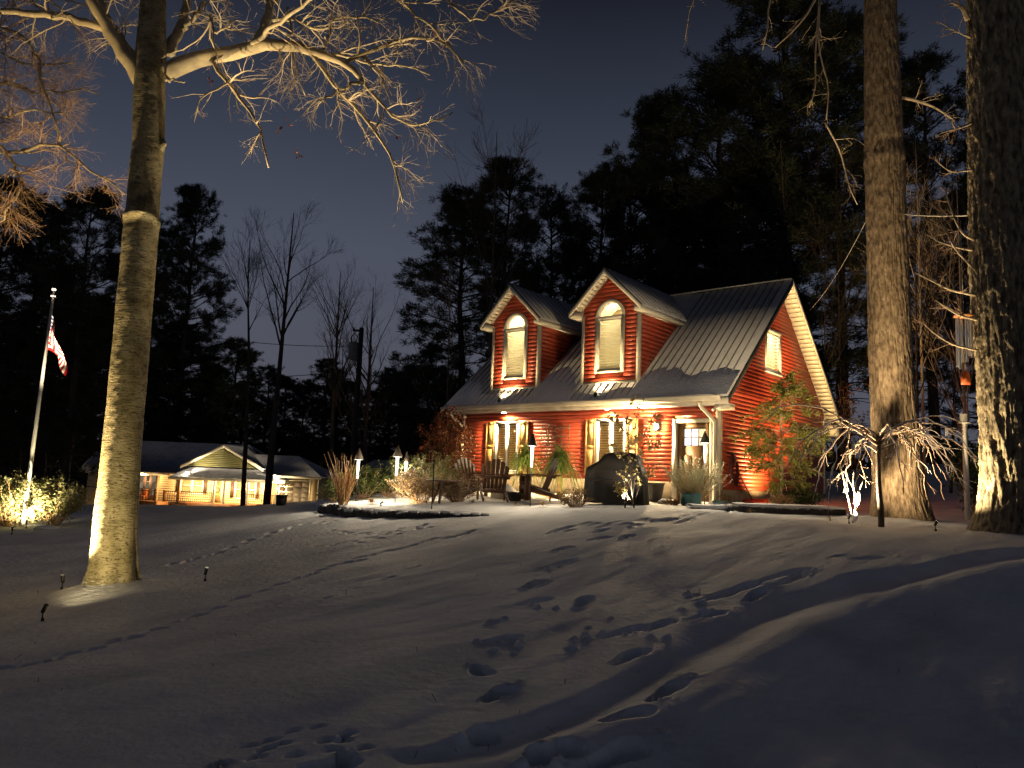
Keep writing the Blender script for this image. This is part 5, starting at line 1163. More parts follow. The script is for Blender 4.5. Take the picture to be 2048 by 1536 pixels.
# ---------------------------------------------------------------- pines
def pine_meshes(h, bare, wid, seed, nb_=64, dense=1.0, top_sparse=False):
    g = np.random.default_rng(seed)
    tr = MB(); zz = np.linspace(-.3, h, 16); wob = np.cumsum(g.normal(size=(16, 2))*.05, 0); tp = np.c_[wob, zz]; tr.tube(tp, np.linspace(.26, .03, 16)*h/17, 9)
    t = np.sort(g.uniform(bare, 1.0, nb_))**.95; az = g.uniform(0, 2*math.pi, nb_)
    zb = t*h; L = wid*(np.interp(t, [bare, bare+.12, .5, .75, .92, 1.0], [.6, .95, .9, .62, .3, .08]))*g.uniform(.55, 1.15, nb_)
    B = np.empty((nb_, 8, 3)); up0 = np.interp(t, [0, .5, 1], [-.05, .15, .9])
    for m in range(8):
        s = m/7; B[:, m, 0] = np.interp(zb, zz, tp[:, 0])+np.cos(az)*L*s; B[:, m, 1] = np.interp(zb, zz, tp[:, 1])+np.sin(az)*L*s; B[:, m, 2] = zb+L*(up0*s+.18*s*s)+g.normal(size=nb_)*.05*s
    Br = np.linspace(.045, .012, 8)[None]*np.ones((nb_, 1))
    C1, R1 = grow(B, Br, 10, (.6, 1.9), (25, 60), g, .25, 1.0, 5, .16, .6, (0, 0, .25), .3, .007)
    C1[:, :, 2] = C1[:, :1, 2]+(C1[:, :, 2]-C1[:, :1, 2])*.5
    C2, R2 = grow(C1, R1, 3, (.25, .6), (25, 60), g, .3, 1.0, 4, .14, .6, (0, 0, .25), .4, .005)
    C2[:, :, 2] = C2[:, :1, 2]+(C2[:, :, 2]-C2[:, :1, 2])*.6
    # dead stubs low on the stem
    nd = 22; td = g.uniform(.06, bare+.08, nd); azd = g.uniform(0, 6.28, nd); Ld = wid*g.uniform(.3, .8, nd); Dd = np.empty((nd, 6, 3))
    for m in range(6): s = m/5; Dd[:, m, 0] = np.cos(azd)*Ld*s; Dd[:, m, 1] = np.sin(azd)*Ld*s; Dd[:, m, 2] = td*h-.12*Ld*s+.02*g.normal(size=nd)
    d1_, e1_ = grow(Dd, np.linspace(.03, .01, 6)[None]*np.ones((nd, 1)), 5, (.3, .9), (30, 60), g, .2, 1, 5, .2, .6, (0, 0, -.1), .3, .005)
    tr.tubes(B, Br, 4); tr.tubes(C1, R1, 3); tr.tubes(Dd, np.linspace(.03, .01, 6)[None]*np.ones((nd, 1)), 3); tr.tubes(d1_, e1_, 3)
    tips = np.concatenate([C2[:, -1], C2[:, -2], C1[:, -1], C1[:, -2]]); dr = np.concatenate([C2[:, -1]-C2[:, -2], C2[:, -1]-C2[:, -2], C1[:, -1]-C1[:, -2], C1[:, -1]-C1[:, -2]]); dr = unit(dr)
    keep = g.random(len(tips)) < dense; tips = tips[keep]; dr = dr[keep]
    nn = 9; T_ = np.repeat(tips, nn, 0)+g.normal(size=(len(tips)*nn, 3))*.07; D_ = unit(np.repeat(dr, nn, 0)*.8+g.normal(size=(len(tips)*nn, 3))*.55*np.array([1, 1, .7])+np.array([0, 0, .22]))
    v, tt = blades(T_, D_, g.uniform(.14, .30, len(T_)), .036, g)
    cr_ = MB().add(v, None, tt)
    return tr.mesh('trunk', True), cr_.mesh('crown')
PV = [pine_meshes(18, .13, 4.3, 101, 104), pine_meshes(18, .17, 3.9, 102, 96), pine_meshes(18, .07, 4.0, 103, 112), pine_meshes(18, .24, 4.5, 104, 92), pine_meshes(16, .04, 3.2, 105, 90)]
PH = [18, 18, 18, 18, 16]
def put_pine(px, top_y, Y, var, label, group=None, wide=1.0, rz=None, name='pine_tree', sink=0):
    p = at(px, 940, Y); b = onground(float(p[0]), float(p[1])); h = float(at(px, top_y, Y)[2])-b[2]+sink
    s = h/PH[var]; o = thing(name, label, 'tree', b, rz if rz is not None else px*1.7, group); o.scale = (s*wide, s*wide, s)
    obj('trunk', PV[var][0], M_PTRUNK, o); obj('crown', PV[var][1], M_NEEDLE, o); return o
for a_ in [(1572, -10, 33, 0, 'tallest dark pine behind the ridge end of the red cottage', 1.15), (1450, 150, 34, 1, 'tall dark pine behind the right dormer, just left of the tallest pine', 1.2), (1300, 225, 36, 2, 'bushy dark pine rising above the right dormer peak', 1.0),
           (1185, 370, 37, 0, 'shorter dark pine between the two dormer peaks', 1.0), (1690, 50, 36, 3, 'dark pine half hidden behind the oak trunk', 1.0), (1870, 130, 40, 1, 'dark pine between the oak and the right edge trunk', .9),
           (985, 345, 33, 2, 'broad dark pine left of the red cottage roof', 1.05), (905, 400, 36, 4, 'dark pine leaning out at the left end of the cottage', 1.2), (1085, 400, 40, 1, 'slim dark pine behind the left dormer peak', .9), (1250, 330, 42, 3, 'dark pine showing through the gap behind the right dormer', 1.0),
           (1520, 300, 44, 3, 'dark pine filling the gap behind the cottage ridge', 1.1), (1980, 300, 42, 2, 'dark pine behind the massive trunk at the right edge', 1.0), (1380, 380, 44, 4, 'low dark pine over the middle of the cottage ridge', 1.3)]:
    put_pine(a_[0], a_[1], a_[2], a_[3], a_[4], 'pines behind the cottage', a_[5])
for a_ in [(130, 395, 40, 0, 'tall dark pine behind the flag', 1.0), (35, 420, 44, 1, 'dark pine at the left edge behind the lit twigs', 1.1), (215, 430, 84, 3, 'dark pine just left of the beech trunk', 1.0), (338, 395, 84, 2, 'dark pine just right of the beech trunk with layered boughs', .85),
           (75, 560, 50, 2, 'shorter dark pine left of the flagpole', 1.2), (345, 660, 88, 4, 'low pine right of the beech trunk above the bungalow', 1.2), (270, 560, 88, 0, 'dark pine hidden behind the beech trunk', 1.0), (-60, 380, 42, 0, 'dark pine cut by the left edge of the picture', 1.1), (175, 600, 86, 1, 'dark pine between the flag and the beech', 1.2)]:
    put_pine(a_[0], a_[1], a_[2], a_[3], a_[4], 'pines on the left', a_[5])
for i, (px, ty, Y, v_) in enumerate([(455, 690, 80, 4), (395, 720, 84, 2), (640, 728, 88, 4), (560, 762, 95, 0), (520, 740, 90, 1), (690, 772, 96, 2), (735, 790, 100, 0), (775, 745, 92, 4), (815, 740, 90, 2), (850, 700, 84, 0), (600, 775, 99, 3), (420, 745, 96, 3), (300, 700, 90, 0), (250, 720, 94, 2), (180, 690, 88, 4), (100, 700, 92, 0), (40, 690, 90, 3), (0, 660, 88, 4), (670, 760, 93, 1), (795, 770, 98, 1), (480, 770, 100, 2), (870, 740, 95, 3)]):
    put_pine(px, ty, Y, v_, 'dark pine in the far tree line beyond the bungalow', 'far tree line', 1.3)
# far wood as one mass
g = np.random.default_rng(77); nW = 34000
wxp = g.uniform(-120, 80, nW); hW = 7.5+3.5*fbm(wxp*.15, wxp*0, 3, 4)*2; wy = 112+g.uniform(0, 8, nW); wz0 = tz0(wxp, np.minimum(wy, 115)); wz_ = wz0+g.random(nW)**.8*hW
v, q = leaf_quads(np.c_[wxp, wy, wz_], 1.1, g, .5); fw_ = MB().add(v, q).build('distant_woods', M_NEEDLE); tag(fw_, 'dark mass of distant woods beyond the far tree line', kind='stuff')
# ---------------------------------------------------------------- bare trees in the distance
def bare_tree(px, top_y, Y, label, seed, spread, fork, r0, lean=0.0, mat=M_TWIGD, group=None, dense=1, name='bare_tree', base_y=None):
    g = np.random.default_rng(seed); p = at(px, 960, Y); b = onground(float(p[0]), float(p[1])); tp = at(px+lean, top_y, Y); h = float(tp[2])-b[2]; lx = float(tp[0]-p[0])*.5
    o = thing(name, label, 'tree', b, 0, group)
    st = resample([(0, 0, -.3), (lx*.2, 0, h*fork*.5), (lx*.5, 0, h*fork), (lx*.8, 0, h*.75), (lx, 0, h*.98)], 14); sr = np.linspace(r0, r0*.1, 14)
    MB().tube(st, sr, 8).build('trunk', mat, o, True)
    A_, Ra = grow(st[None], sr[None], 12*dense, (h*.25, h*.55), (14, 34), g, fork, .85, 10, .06, .5, (0, 0, .35), .12, .012, taper_len=True)
    # keep the vase form: spread factor
    A_[:, :, :2] = A_[:, :1, :2]+(A_[:, :, :2]-A_[:, :1, :2])*spread
    B_, Rb = grow(A_, Ra, 9, (h*.06, h*.16), (18, 45), g, .2, 1, 7, .1, .55, (0, 0, .35), .2, .008); C_, Rc = grow(B_, Rb, 5, (h*.03, h*.07), (18, 45), g, .2, 1, 5, .1, .6, (0, 0, .2), .3, .006)
    MB().tubes(A_, Ra, 5).tubes(B_, Rb, 3).tubes(C_, Rc, 3).build('crown', mat, o, True); return o
bare_tree(490, 470, 45, 'slim leaning bare tree in front of the bungalow porch', 201, 1.0, .62, .16, -20, dense=1)
bare_tree(537, 415, 45, 'tallest bare tree with a forked fan crown before the bungalow garage', 202, 1.25, .45, .24, 60, dense=1)
bare_tree(662, 535, 75, 'round-crowned bare tree left of the utility pole', 203, 1.35, .38, .3, 10, dense=2)
bare_tree(730, 565, 75, 'fan-shaped bare tree right behind the utility pole', 204, 1.5, .25, .3, 10, dense=2)
bare_tree(975, 250, 30, 'thin bare tree poking above the broad pine left of the cottage', 205, .9, .35, .12, 8, M_TWIGD)
for i, (px, ty, Y, ln_) in enumerate([(1850, 260, 24, -20), (1900, 180, 27, 30), (1690, 330, 30, -30), (1640, 420, 29, 30), (1935, 330, 22, -25), (1830, 430, 21, 15), (1500, 420, 31, 25), (900, 480, 29, -20)]):
    bare_tree(px, ty, Y, ['slender bare sapling just right of the oak trunk', 'slender bare tree halfway between oak and edge trunk', 'slender bare tree close behind the oak on its left', 'slender bare tree over the cottage gable', 'slender bare tree behind the wind chime', 'short bare sapling low beside the oak trunk', 'slender bare tree over the cottage ridge', 'slender bare tree left of the cottage roof'][i], 300+i, 1.2, .2, .06, ln_, M_TWIG if i in (0, 4) else M_TWIGD, 'bare saplings', 1)
# ---------------------------------------------------------------- garden
g = np.random.default_rng(55)
def V3(p): return tuple(float(c) for c in p)
def fixture(label, px, py, aim_pt, energy, cone=60, col=WARM, snowcap=False, hgt=.18, lens=True, group='garden spotlights', blend=.7, loc=None, size=.03):
    """small black spotlight on a stake, turned to what it lights"""
    b = G(px, py) if loc is None else np.array(loc); t = thing('garden_spotlight', label, 'spotlight', b, 0, group)
    h0 = np.array([0, 0, hgt]); d = np.array(aim_pt)-b-h0; d = d/np.linalg.norm(d)
    MB().tube([(0, 0, -.05), h0-d*.03], .012, 6).build('stake', M_BLACKM, t); MB().tube([(0, 0, -.01), (0, 0, .05)], .028, 8).build('collar', M_BLACKM, t)
    MB().tube([h0-d*.055, h0-d*.045, h0+d*.075], [.018, .032, .036], 12).build('housing', M_BLACKM, t, True)
    MB().tube([h0+d*.075, h0+d*.105], [.037, .040], 12, False).build('glare_shield', M_BLACKM, t, True)
    u = np.cross(d, (0, 0, 1)); u /= np.linalg.norm(u); w = np.cross(u, d); ring = [h0+d*.077+.031*(math.cos(a)*u+math.sin(a)*w) for a in np.linspace(0, 2*math.pi, 13)[:-1]]
    MB().add([h0+d*.077]+ring, None, [(0, i+1, (i+1) % 12+1) for i in range(12)]).build('lens', M_LENS, t)
    if snowcap: MB().lathe([(0, .06), (.03, .05), (.06, .01), (.05, -.02), (0, -.02)], 10, V3(h0+np.array([0, 0, .06]))).build('snow_cap', SNOW, t, True)
    light('SPOT', t, h0+d*.115, energy, col, d, cone, blend, size); t.scale = (.62, .62, .62); return t
BT = lambda x, y, Y: at(x, y, Y)
fixture('black spotlight in the snow left of the beech foot, aimed at the trunk', 85, 1242, BT(240, 930, 10), 80, 110, (1, .78, .40), blend=1.0)
fixture('spotlight with a glaring lamp behind the beech, aimed up into the twigs', 123, 1184, BT(95, 300, 9.0), 1100, 125, (1, .74, .38), blend=1.0, loc=onground(*at(123, 1184, 9.75)[:2]))
fixture('small spotlight standing alone in the snow right of the beech, aimed at its limbs', 410, 1162, BT(650, 120, 9.0), 1150, 64, (1, .80, .50))
fixture('spotlight with a snow-covered twig before the oak, aimed up the oak trunk', 1700, 1043, BT(1765, 790, 14.4), 900, 140, (1, .76, .44), True, loc=onground(*at(1698, 1040, 13.7)[:2]))
fixture('black spotlight between the weeping maple and the massive edge trunk', 1875, 1076, BT(1975, 820, 11.6), 280, 110, (1, .78, .46), blend=1.0, loc=onground(*at(1872, 1070, 11.75)[:2]))
fixture('bright ground spotlight at the foot of the leafy sapling by the grill', 1250, 1016, BT(1265, 880, 15.6), 90, 120, COOLW, hgt=.10)
fixture('spotlight low by the gable wall behind the hemlock', 1512, 1002, HW(-.02, 2.3, 3.0), 300, 140, WARM2, loc=onground(*HW(.85, 1.9, 0)[:2]), hgt=.12)
fixture('spotlight behind the weeping maple, aimed up at the cottage gable', 1580, 1006, HW(.25, 5.6, 4.3), 620, 84, (1, .68, .28), loc=onground(*HW(2.3, 3.2, 0)[:2]), hgt=.3)
fixture('spotlight at the flagpole foot, aimed up at the flag', 30, 1050, at(97, 690, 19.1), 8000, 22, COOLW, loc=onground(*at(24, 1066, 17.4)[:2]))
fixture('spotlight beside the flagpole shining through the shrubs', 52, 1056, at(60, 960, 19.6), 300, 130, (1, .86, .5))
fixture('low spotlight beneath the fountain grass by the chairs', 1100, 1004, at(1118, 930, 18.4), 60, 110, (1, .80, .42), hgt=.1)
fixture('low spotlight hidden behind the round fire bowl, lighting the strap-leaf plant', 1035, 996, at(1045, 910, 20.2), 55, 110, (1, .80, .42), hgt=.1, loc=onground(*at(1030, 985, 19.6)[:2]))
fixture('spotlight in the bed lighting the tan shrubs', 762, 1012, at(850, 940, 18), 55, 120, (1, .78, .45), hgt=.1)
# roof spotlights under the dormers
for i, (c_, a_) in enumerate(((D1, -7.16), (D2, -3.57))):
    b = HW(a_, -.36, float(roofz(-.36))+.02); t = thing('roof_spotlight', ('small spotlight on the eave snow under the left dormer', 'small spotlight on the eave snow under the right dormer')[i], 'spotlight', b, YAW, 'roof spotlights')
    MB().tube([(0, 0, -.03), (0, 0, .05)], .02, 6).build('stem', M_BLACKM, t); d = np.array([(c_-a_)*.3, .45, 1.0]); d /= np.linalg.norm(d); h0 = np.array([0, 0, .07])
    MB().tube([h0-d*.05, h0-d*.03, h0+d*.07], [.02, .04, .048], 10).build('housing', M_BLACKM, t, True)
    MB().lathe([(0, 0), (.03, .0), (.035, .01), (0, .012)], 10, V3(h0+d*.062)).build('lens', M_LENS, t)
    light('SPOT', t, h0+d*.1, 60, (1, .74, .38), d, 130, .8, .03)
M_HAT = pmat('torch_hat', (.10, .085, .07), .5, .2, 6)
# torches: conical hat over a frosted tapering tube on a thin pole
def torch(px, hat_top_y, base_y, Y, label, energy, hw=.11, tube_l=.42):
    p = at(px, base_y, Y); b = onground(float(p[0]), Y); top = float(at(px, hat_top_y, Y)[2])-b[2]; t = thing('garden_torch', label, 'torch lamp', b, 0, 'garden torches')
    MB().tube([(0, 0, -.1), (0, 0, top-.2-tube_l)], .012, 6).build('pole_shaft', M_BLACKM, t)
    MB().lathe([(0, top), (.015, top-.01), (hw, top-.25), (hw-.004, top-.26), (.0, top-.22)], 16).build('hat', M_HAT, t, True)
    MB().lathe([(0, top-.27-tube_l), (.018, top-.265-tube_l), (.034, top-.27), (0, top-.268)], 12).build('lamp_tube', M_FROST, t, True)
    MB().lathe([(hw-.012, top-.262), (.042, top-.258)], 16).build('glowing_rim', M_FROST, t)
    light('POINT', t, (0, -.055, top-.30), energy, COOLW, size=.03); return t
torch(712, 896, 1000, 17.6, 'white-glowing torch lamp farthest left, above the green hedge', 24)
torch(790, 890, 1002, 17.2, 'white-glowing torch lamp in the middle of the hedge, tallest of its row', 24)
torch(808, 903, 1000, 19.0, 'white-glowing torch lamp half behind the tan shrubs', 18, .07)
torch(1060, 866, 1018, 15.6, 'black-hatted torch lamp in the snow before the chairs', 24, .10)
torch(1409, 862, 1004, 16.75, 'black-hatted torch lamp before the cottage door', 40, .11)
sk = thing('garden_stake', 'thin dark bare stake in front of the tan shrubs', 'stake', G(863, 1018)); MB().tube([(0, 0, -.1), (.01, 0, .5), (0.0, 0, .98)], .014, 6).build('shaft', M_BLACKM, sk); MB().lathe([(0, 1.0), (.02, .99), (.024, .97), (0, .96)], 8).build('tip', M_BLACKM, sk)
# block edging
wall = thing('garden_wall', 'low curved edging of dark blocks capped with snow at the bed front', 'garden wall', (0, 0, 0))
wp = _wl[1:]; wd = np.r_[0, np.cumsum(np.hypot(*np.diff(wp[:, :2], axis=0).T))]; s_ = 0.0; ends = wd[-1]-.3
stone_meshes = []
for k in range(6):
    vv = np.array([(x, y, z) for z in (0, 1) for y in (0, 1) for x in (0, 1)], float)-np.array([.5, .5, 0]); vv += g.normal(size=vv.shape)*.06
    vv[4:, :2] *= .86; stone_meshes.append(MB().add(vv, [(0, 2, 3, 1), (4, 5, 7, 6), (0, 1, 5, 4), (2, 6, 7, 3), (0, 4, 6, 2), (1, 3, 7, 5)]).mesh('stone'))
while s_ < ends:
    L_ = g.uniform(.17, .27); c = s_+L_/2; x = np.interp(c, wd, wp[:, 0]); y = np.interp(c, wd, wp[:, 1]); x2 = np.interp(c+.05, wd, wp[:, 0]); y2 = np.interp(c+.05, wd, wp[:, 1])
    hh = float(np.interp(c/wd[-1], [0, .3, .75, 1], [.23, .22, .15, .08]))*g.uniform(.85, 1.12); zb = float(tz1(np.array([x]), np.array([y-.2]))[0])-.04
    obj('stone', stone_meshes[int(g.integers(6))], M_STONE, wall, (x, y+g.normal()*.012, zb), (g.normal()*.05, g.normal()*.04, math.atan2(y2-y, x2-x)+g.normal()*.06), (L_-.012, .17, hh)); s_ += L_
# adirondack chairs
def adirondack(label, loc, rz):
    t = thing('adirondack_chair', label, 'chair', loc, rz, 'adirondack chairs'); m = M_CHAIR
    for s_ in (-1, 1):
        MB().prism([(.40, .36), (.40, .24), (-.52, .0), (-.62, .0), (-.60, .06), (-.1, .22)], s_*.27-.014, s_*.27+.014, 'x').build('rear_leg', m, t)
        MB().box(s_*.31-.02, s_*.31+.02, .26, .40, 0, .545).build('front_leg', m, t)
        MB().prism([(s_*.24, -.40), (s_*.24, .40), (s_*.30, .46), (s_*.40, .46), (s_*.42, .38), (s_*.36, -.40)], .55, .575, 'z').build('armrest', m, t)
    for i in range(6):
        y0 = .36-i*.085; z = .375-i*.028; MB().prism([(y0, z), (y0-.075, z-.024), (y0-.075, z-.002), (y0, z+.022)], -.285, .285, 'x').build('seat_slat', m, t)
    n_ = 6
    for i in range(n_):
        u = (i-(n_-1)/2)/((n_-1)/2); x0 = u*.20; x1 = u*.29; L_ = .80-.16*u*u; w0, w1 = .036, .048
        A0 = np.array([x0, -.10, .18]); dv = np.array([x1-x0, -.30, .80])/.86; A1 = A0+dv*L_
        v = [A0+[-w0, 0, 0], A0+[w0, 0, 0], A1+[w1, 0, -.05*max(0, u)], A1+[w1*.55, 0, .02-.03*max(0, u)], A1+[-w1*.55, 0, .02-.03*max(0, -u)], A1+[-w1, 0, -.05*max(0, -u)]]
        v = v+[np.array(p)+[0, .022, .008] for p in v]; k = 6
        MB().add(v, [(j, (j+1) % k, (j+1) % k+k, j+k) for j in range(k)], [(0, j+1, j) for j in range(1, k-1)]+[(k, k+j, k+j+1) for j in range(1, k-1)]).build('back_slat', m, t)
    for z_, y_ in ((.53, -.265), (.24, -.155)): MB().box(-.33 if z_ > .4 else -.26, .33 if z_ > .4 else .26, y_-.03, y_-.008, z_-.035, z_+.035).build('back_rail', m, t)
    MB().box(-.255, .255, .395, .415, .25, .34).build('front_apron', m, t); return t
adirondack('brown adirondack chair seen from behind, between the tan shrub and the torch', G(985, 1002), math.radians(8))
adirondack('brown adirondack chair seen from the side, facing the fire bowl', G(1078, 1001), math.radians(100))
adirondack('brown adirondack chair half hidden behind the tan shrub, nearest the downspout', onground(*at(937, 990, 19.6)[:2]), math.radians(-150))
tb = thing('side_table', 'small round side table with snow on top among the tan shrubs', 'table', G(883, 1006))
MB().lathe([(0, .45), (.36, .45), (.37, .47), (.36, .49), (0, .495)], 20).build('table_top', M_CHAIR, tb)
for a_ in (0.4, 2.5, 4.6): MB().beam((.06*math.cos(a_), .06*math.sin(a_), .45), (.26*math.cos(a_), .26*math.sin(a_), 0), .05, .03).build('leg', M_CHAIR, tb)
fbw = thing('fire_bowl', 'small dark round bowl in the snow between the two chairs', 'bowl', G(1030, 1003)); MB().lathe([(.10, 0), (.14, .02), (.18, .17), (.21, .19), (.21, .215), (.18, .215), (.15, .13), (0, .12)], 18).build('bowl', M_POT, fbw, True); MB().lathe([(.0, .16), (.1, .155), (.165, .15)], 14).build('ash', M_SOIL, fbw)
# boulder of snow behind the bowl
def boulder(label, loc, sx, sy, sz, mat, seed, name='boulder'):
    th_, ph_ = np.meshgrid(np.linspace(0, math.pi, 14), np.linspace(0, 2*math.pi, 20)[:-1], indexing='ij'); r = 1+.5*fbm(th_*1.6+seed, np.cos(ph_)*1.4+np.sin(ph_)*2, seed, 3)
    v = np.stack([r*np.sin(th_)*np.cos(ph_)*sx, r*np.sin(th_)*np.sin(ph_)*sy, r*np.cos(th_)*sz], -1); n_ = 19; i = np.arange(13)[:, None]*n_; j = np.arange(n_)[None]; j2 = (j+1) % n_
    o = MB().add(v, np.stack([i+j, i+n_+j, i+n_+j2, i+j2], -1)).build(name, mat, None, True, V3(loc)); return tag(o, label, 'boulder')
M_ROCK = pmat('snowy_rock', (.22, .18, .13), .85, .3, 5, bump=.6, snow=.9, sthr=.35)
boulder('snow-topped boulder behind the dark bowl', onground(*at(1008, 985, 18.6)[:2]), .34, .3, .36, M_ROCK, 4)
boulder('low flat rock beside the lit shrubs by the flagpole', G(95, 1058), .30, .22, .09, M_ROCK, 6)
boulder('small leaf-strewn rock before the dark pot', G(1330, 1008), .16, .14, .11, M_ROCK, 8); boulder('small rock right of the teal planter', G(1425, 1008), .10, .1, .08, M_ROCK, 9)
# strap-leaf plants
def strap_plant(label, loc, n_, L_, h_, seed, mat=M_BLADE, w=.03, name='strap_leaf_plant', spread=1.0):
    g = np.random.default_rng(seed); t = thing(name, label, 'plant', loc); k = 9
    az = g.uniform(0, 2*math.pi, n_); el = np.radians(90-np.abs(g.normal(0, 26, n_))); L = L_*g.uniform(.6, 1.1, n_); sgm = np.linspace(0, 1, k)[None]; h0 = h_*.43
    cc_ = g.uniform(.75, 1.25, n_)[:, None]*np.interp(el, [0.5, 1.57], [1.2, .7])[:, None]
    hx = L[:, None]*(np.cos(el)[:, None]*sgm+.30*sgm**2)*spread; z = h0+L[:, None]*(np.sin(el)[:, None]*sgm-cc_*sgm**2.2)
    x = np.cos(az)[:, None]*hx; y = np.sin(az)[:, None]*hx; z = np.maximum(z, .03)
    P = np.stack([x, y, z], -1); side = np.stack([-np.sin(az), np.cos(az), 0*az], -1)[:, None]*(w*np.sin(np.pi*(.12+.88*(1-sgm**1.5)*.55+.1))[..., None]/2)*(1-sgm[..., None]*.75)
    V = np.stack([P-side, P+side], 2).reshape(-1, 3); b = (np.arange(n_)*k*2)[:, None]; m = (np.arange(k-1)*2)[None]
    MB().add(V, np.stack([b+m, b+m+1, b+m+3, b+m+2], -1)).build('leaves', mat, t, True); 
    if h_ > .1: MB().tube([(0, 0, -.1), (0, 0, h_*.45+.02)], [.07, .045], 8).build('stem', M_STRAW, t, True)
    return t
strap_plant('large fountain of arching strap leaves right of the side-on chair', onground(*at(1118, 990, 18.5)[:2]), 320, 1.45, 1.45, 1, w=.04, spread=.52)
strap_plant('spiky strap-leaf plant in front of the left window', onground(*at(1047, 985, 20.3)[:2]), 230, 1.4, 1.8, 2, w=.04, spread=.5)
def tuft(label, px, py, n_, L_, seed, mat=M_STRAW): return strap_plant(label, G(px, py), n_, L_, .02, seed, mat, .012, 'grass_tuft', .8)
tuft('round straw tuft at the left end of the bed', 742, 1008, 160, .30, 11); tuft('small russet tuft before the back-view chair', 945, 1008, 90, .22, 12, M_LEAFB); tuft('straw tuft right of the foremost torch', 1085, 1014, 70, .28, 13); tuft('small straw tuft left of the foremost torch', 1030, 1012, 40, .2, 14)
tuft('thin dry tuft near the timber edging', 1500, 1028, 14, .3, 15); tuft('thin dry tuft before the weeping maple', 1660, 1046, 14, .35, 16)
# leafy shrubs
def shrub(label, loc, rx, ry, h, n_leaf, size, mat, seed, stems=26, twig=M_TWIGR, name='shrub', cat='shrub', low=.05, aspect=.55, hollow=.5):
    g = np.random.default_rng(seed); t = thing(name, label, cat, loc); k = 8
    az = g.uniform(0, 2*math.pi, stems); rr = np.sqrt(g.random(stems)); P = np.empty((stems, k, 3))
    for m in range(k):
        s = m/(k-1); P[:, m, 0] = np.cos(az)*rr*rx*(.12+.83*s**1.2); P[:, m, 1] = np.sin(az)*rr*ry*(.12+.83*s**1.2); P[:, m, 2] = h*.92*s*np.sqrt(np.maximum(.12, 1-.75*rr**2))-.04
    P[:, 1:] += g.normal(size=P[:, 1:].shape)*.025*h; R_ = np.linspace(.011, .003, k)[None]*np.ones((stems, 1))
    c1, s1 = grow(P, R_, 8, (.12*h, .34*h), (25, 65), g, .3, 1, 5, .18, .7, (0, 0, .2), .4, .002); MB().tubes(P, R_, 4).tubes(c1, s1, 3).build('stems', twig, t, True)
    src = np.concatenate([c1[:, 2:].reshape(-1, 3), P[:, 4:].reshape(-1, 3)]); C = src[g.integers(0, len(src), n_leaf)]+g.normal(size=(n_leaf, 3))*size*.55; C[:, 2] = np.maximum(C[:, 2], low)
    v, q = leaf_quads(C, size, g, aspect); MB().add(v, q).build('leaves', mat, t); return t
M_LEAFGS = pmat('green_leaf_snow', (.11, .14, .035), .5, .4, 3, trans=.2, c2=(.05, .07, .02), snow=.55, sthr=.55)
M_LEAFBS = pmat('tan_leaf_snow', (.34, .25, .13), .7, .4, 4, trans=.2, c2=(.14, .09, .045), snow=.5, sthr=.55)
M_LEAFYS = pmat('yellow_green_leaf_snow', (.26, .27, .10), .5, .4, 4, trans=.25, c2=(.10, .12, .03), snow=.6, sthr=.5)
shrub('clipped green hedge shrub under the left torches', onground(*at(725, 990, 18.4)[:2]), .85, .7, .85, 4200, .055, M_LEAFG, 21); shrub('green hedge shrub beside the middle torch', onground(*at(778, 990, 18.9)[:2]), .7, .6, .95, 3200, .055, M_LEAFG, 22)
shrub('low green shrub at the left end of the bed', onground(*at(672, 995, 18.0)[:2]), .45, .4, .6, 1600, .05, M_LEAFG, 23)
shrub('large tan twiggy shrub with snow flecks before the side table', onground(*at(835, 1002, 17.0)[:2]), .75, .6, .8, 4200, .045, M_LEAFBS, 24, 40); shrub('low tan shrub left of the back-view chair', onground(*at(915, 1006, 16.8)[:2]), .62, .5, .58, 3000, .042, M_LEAFBS, 25, 36)
shrub('yellowing shrub behind the tan shrub near the downspout', onground(*at(860, 985, 19.5)[:2]), .85, .7, 1.15, 3000, .06, M_LEAFYS, 26, 34)
shrub('tall russet-leaved shrub against the left cottage corner', onground(*at(885, 980, 23.0)[:2]), .95, .8, 2.55, 5200, .085, M_LEAFR, 27, 40); shrub('orange-tinted low shrub before the cottage corner', onground(*at(925, 985, 20.8)[:2]), .5, .5, .75, 1700, .06, M_LEAFB, 28)
shrub('small brown shrub with pale snow heads left of the grill', G(1148, 1014), .40, .3, .46, 1100, .034, M_LEAFB, 29, 30)
shrub('lit leafy shrub left of the flagpole foot', onground(*at(15, 1050, 19.4)[:2]), .95, .8, 1.45, 3800, .075, M_LEAFY, 30, 40, M_STRAW); shrub('lit leafy shrub right of the flagpole foot', onground(*at(108, 1045, 19.8)[:2]), .75, .7, 1.35, 3200, .075, M_LEAFY, 31, 36, M_STRAW); shrub('lit leafy shrub directly behind the flagpole', onground(*at(60, 1045, 20.6)[:2]), .7, .6, 1.3, 2400, .075, M_LEAFY, 32, 30, M_STRAW)
shrub('dark broadleaf shrub below the birdhouse', onground(*at(1948, 1000, 17.5)[:2]), .5, .5, 2.0, 1800, .09, M_LEAFG, 33); shrub('low dark shrub at the rear of the gable', onground(*at(1600, 1003, 18.6)[:2]), .6, .5, .6, 2200, .05, M_LEAFG, 34, 26, M_TWIGD)
shrub('russet beech-leaved sapling behind the gable corner', onground(*at(1690, 980, 27)[:2]), .8, .8, 4.2, 900, .11, M_LEAFR, 35, 14); shrub('low brown shrub along the gable foot', onground(*at(1565, 1004, 17.4)[:2]), .35, .3, .4, 900, .045, M_LEAFB, 36)
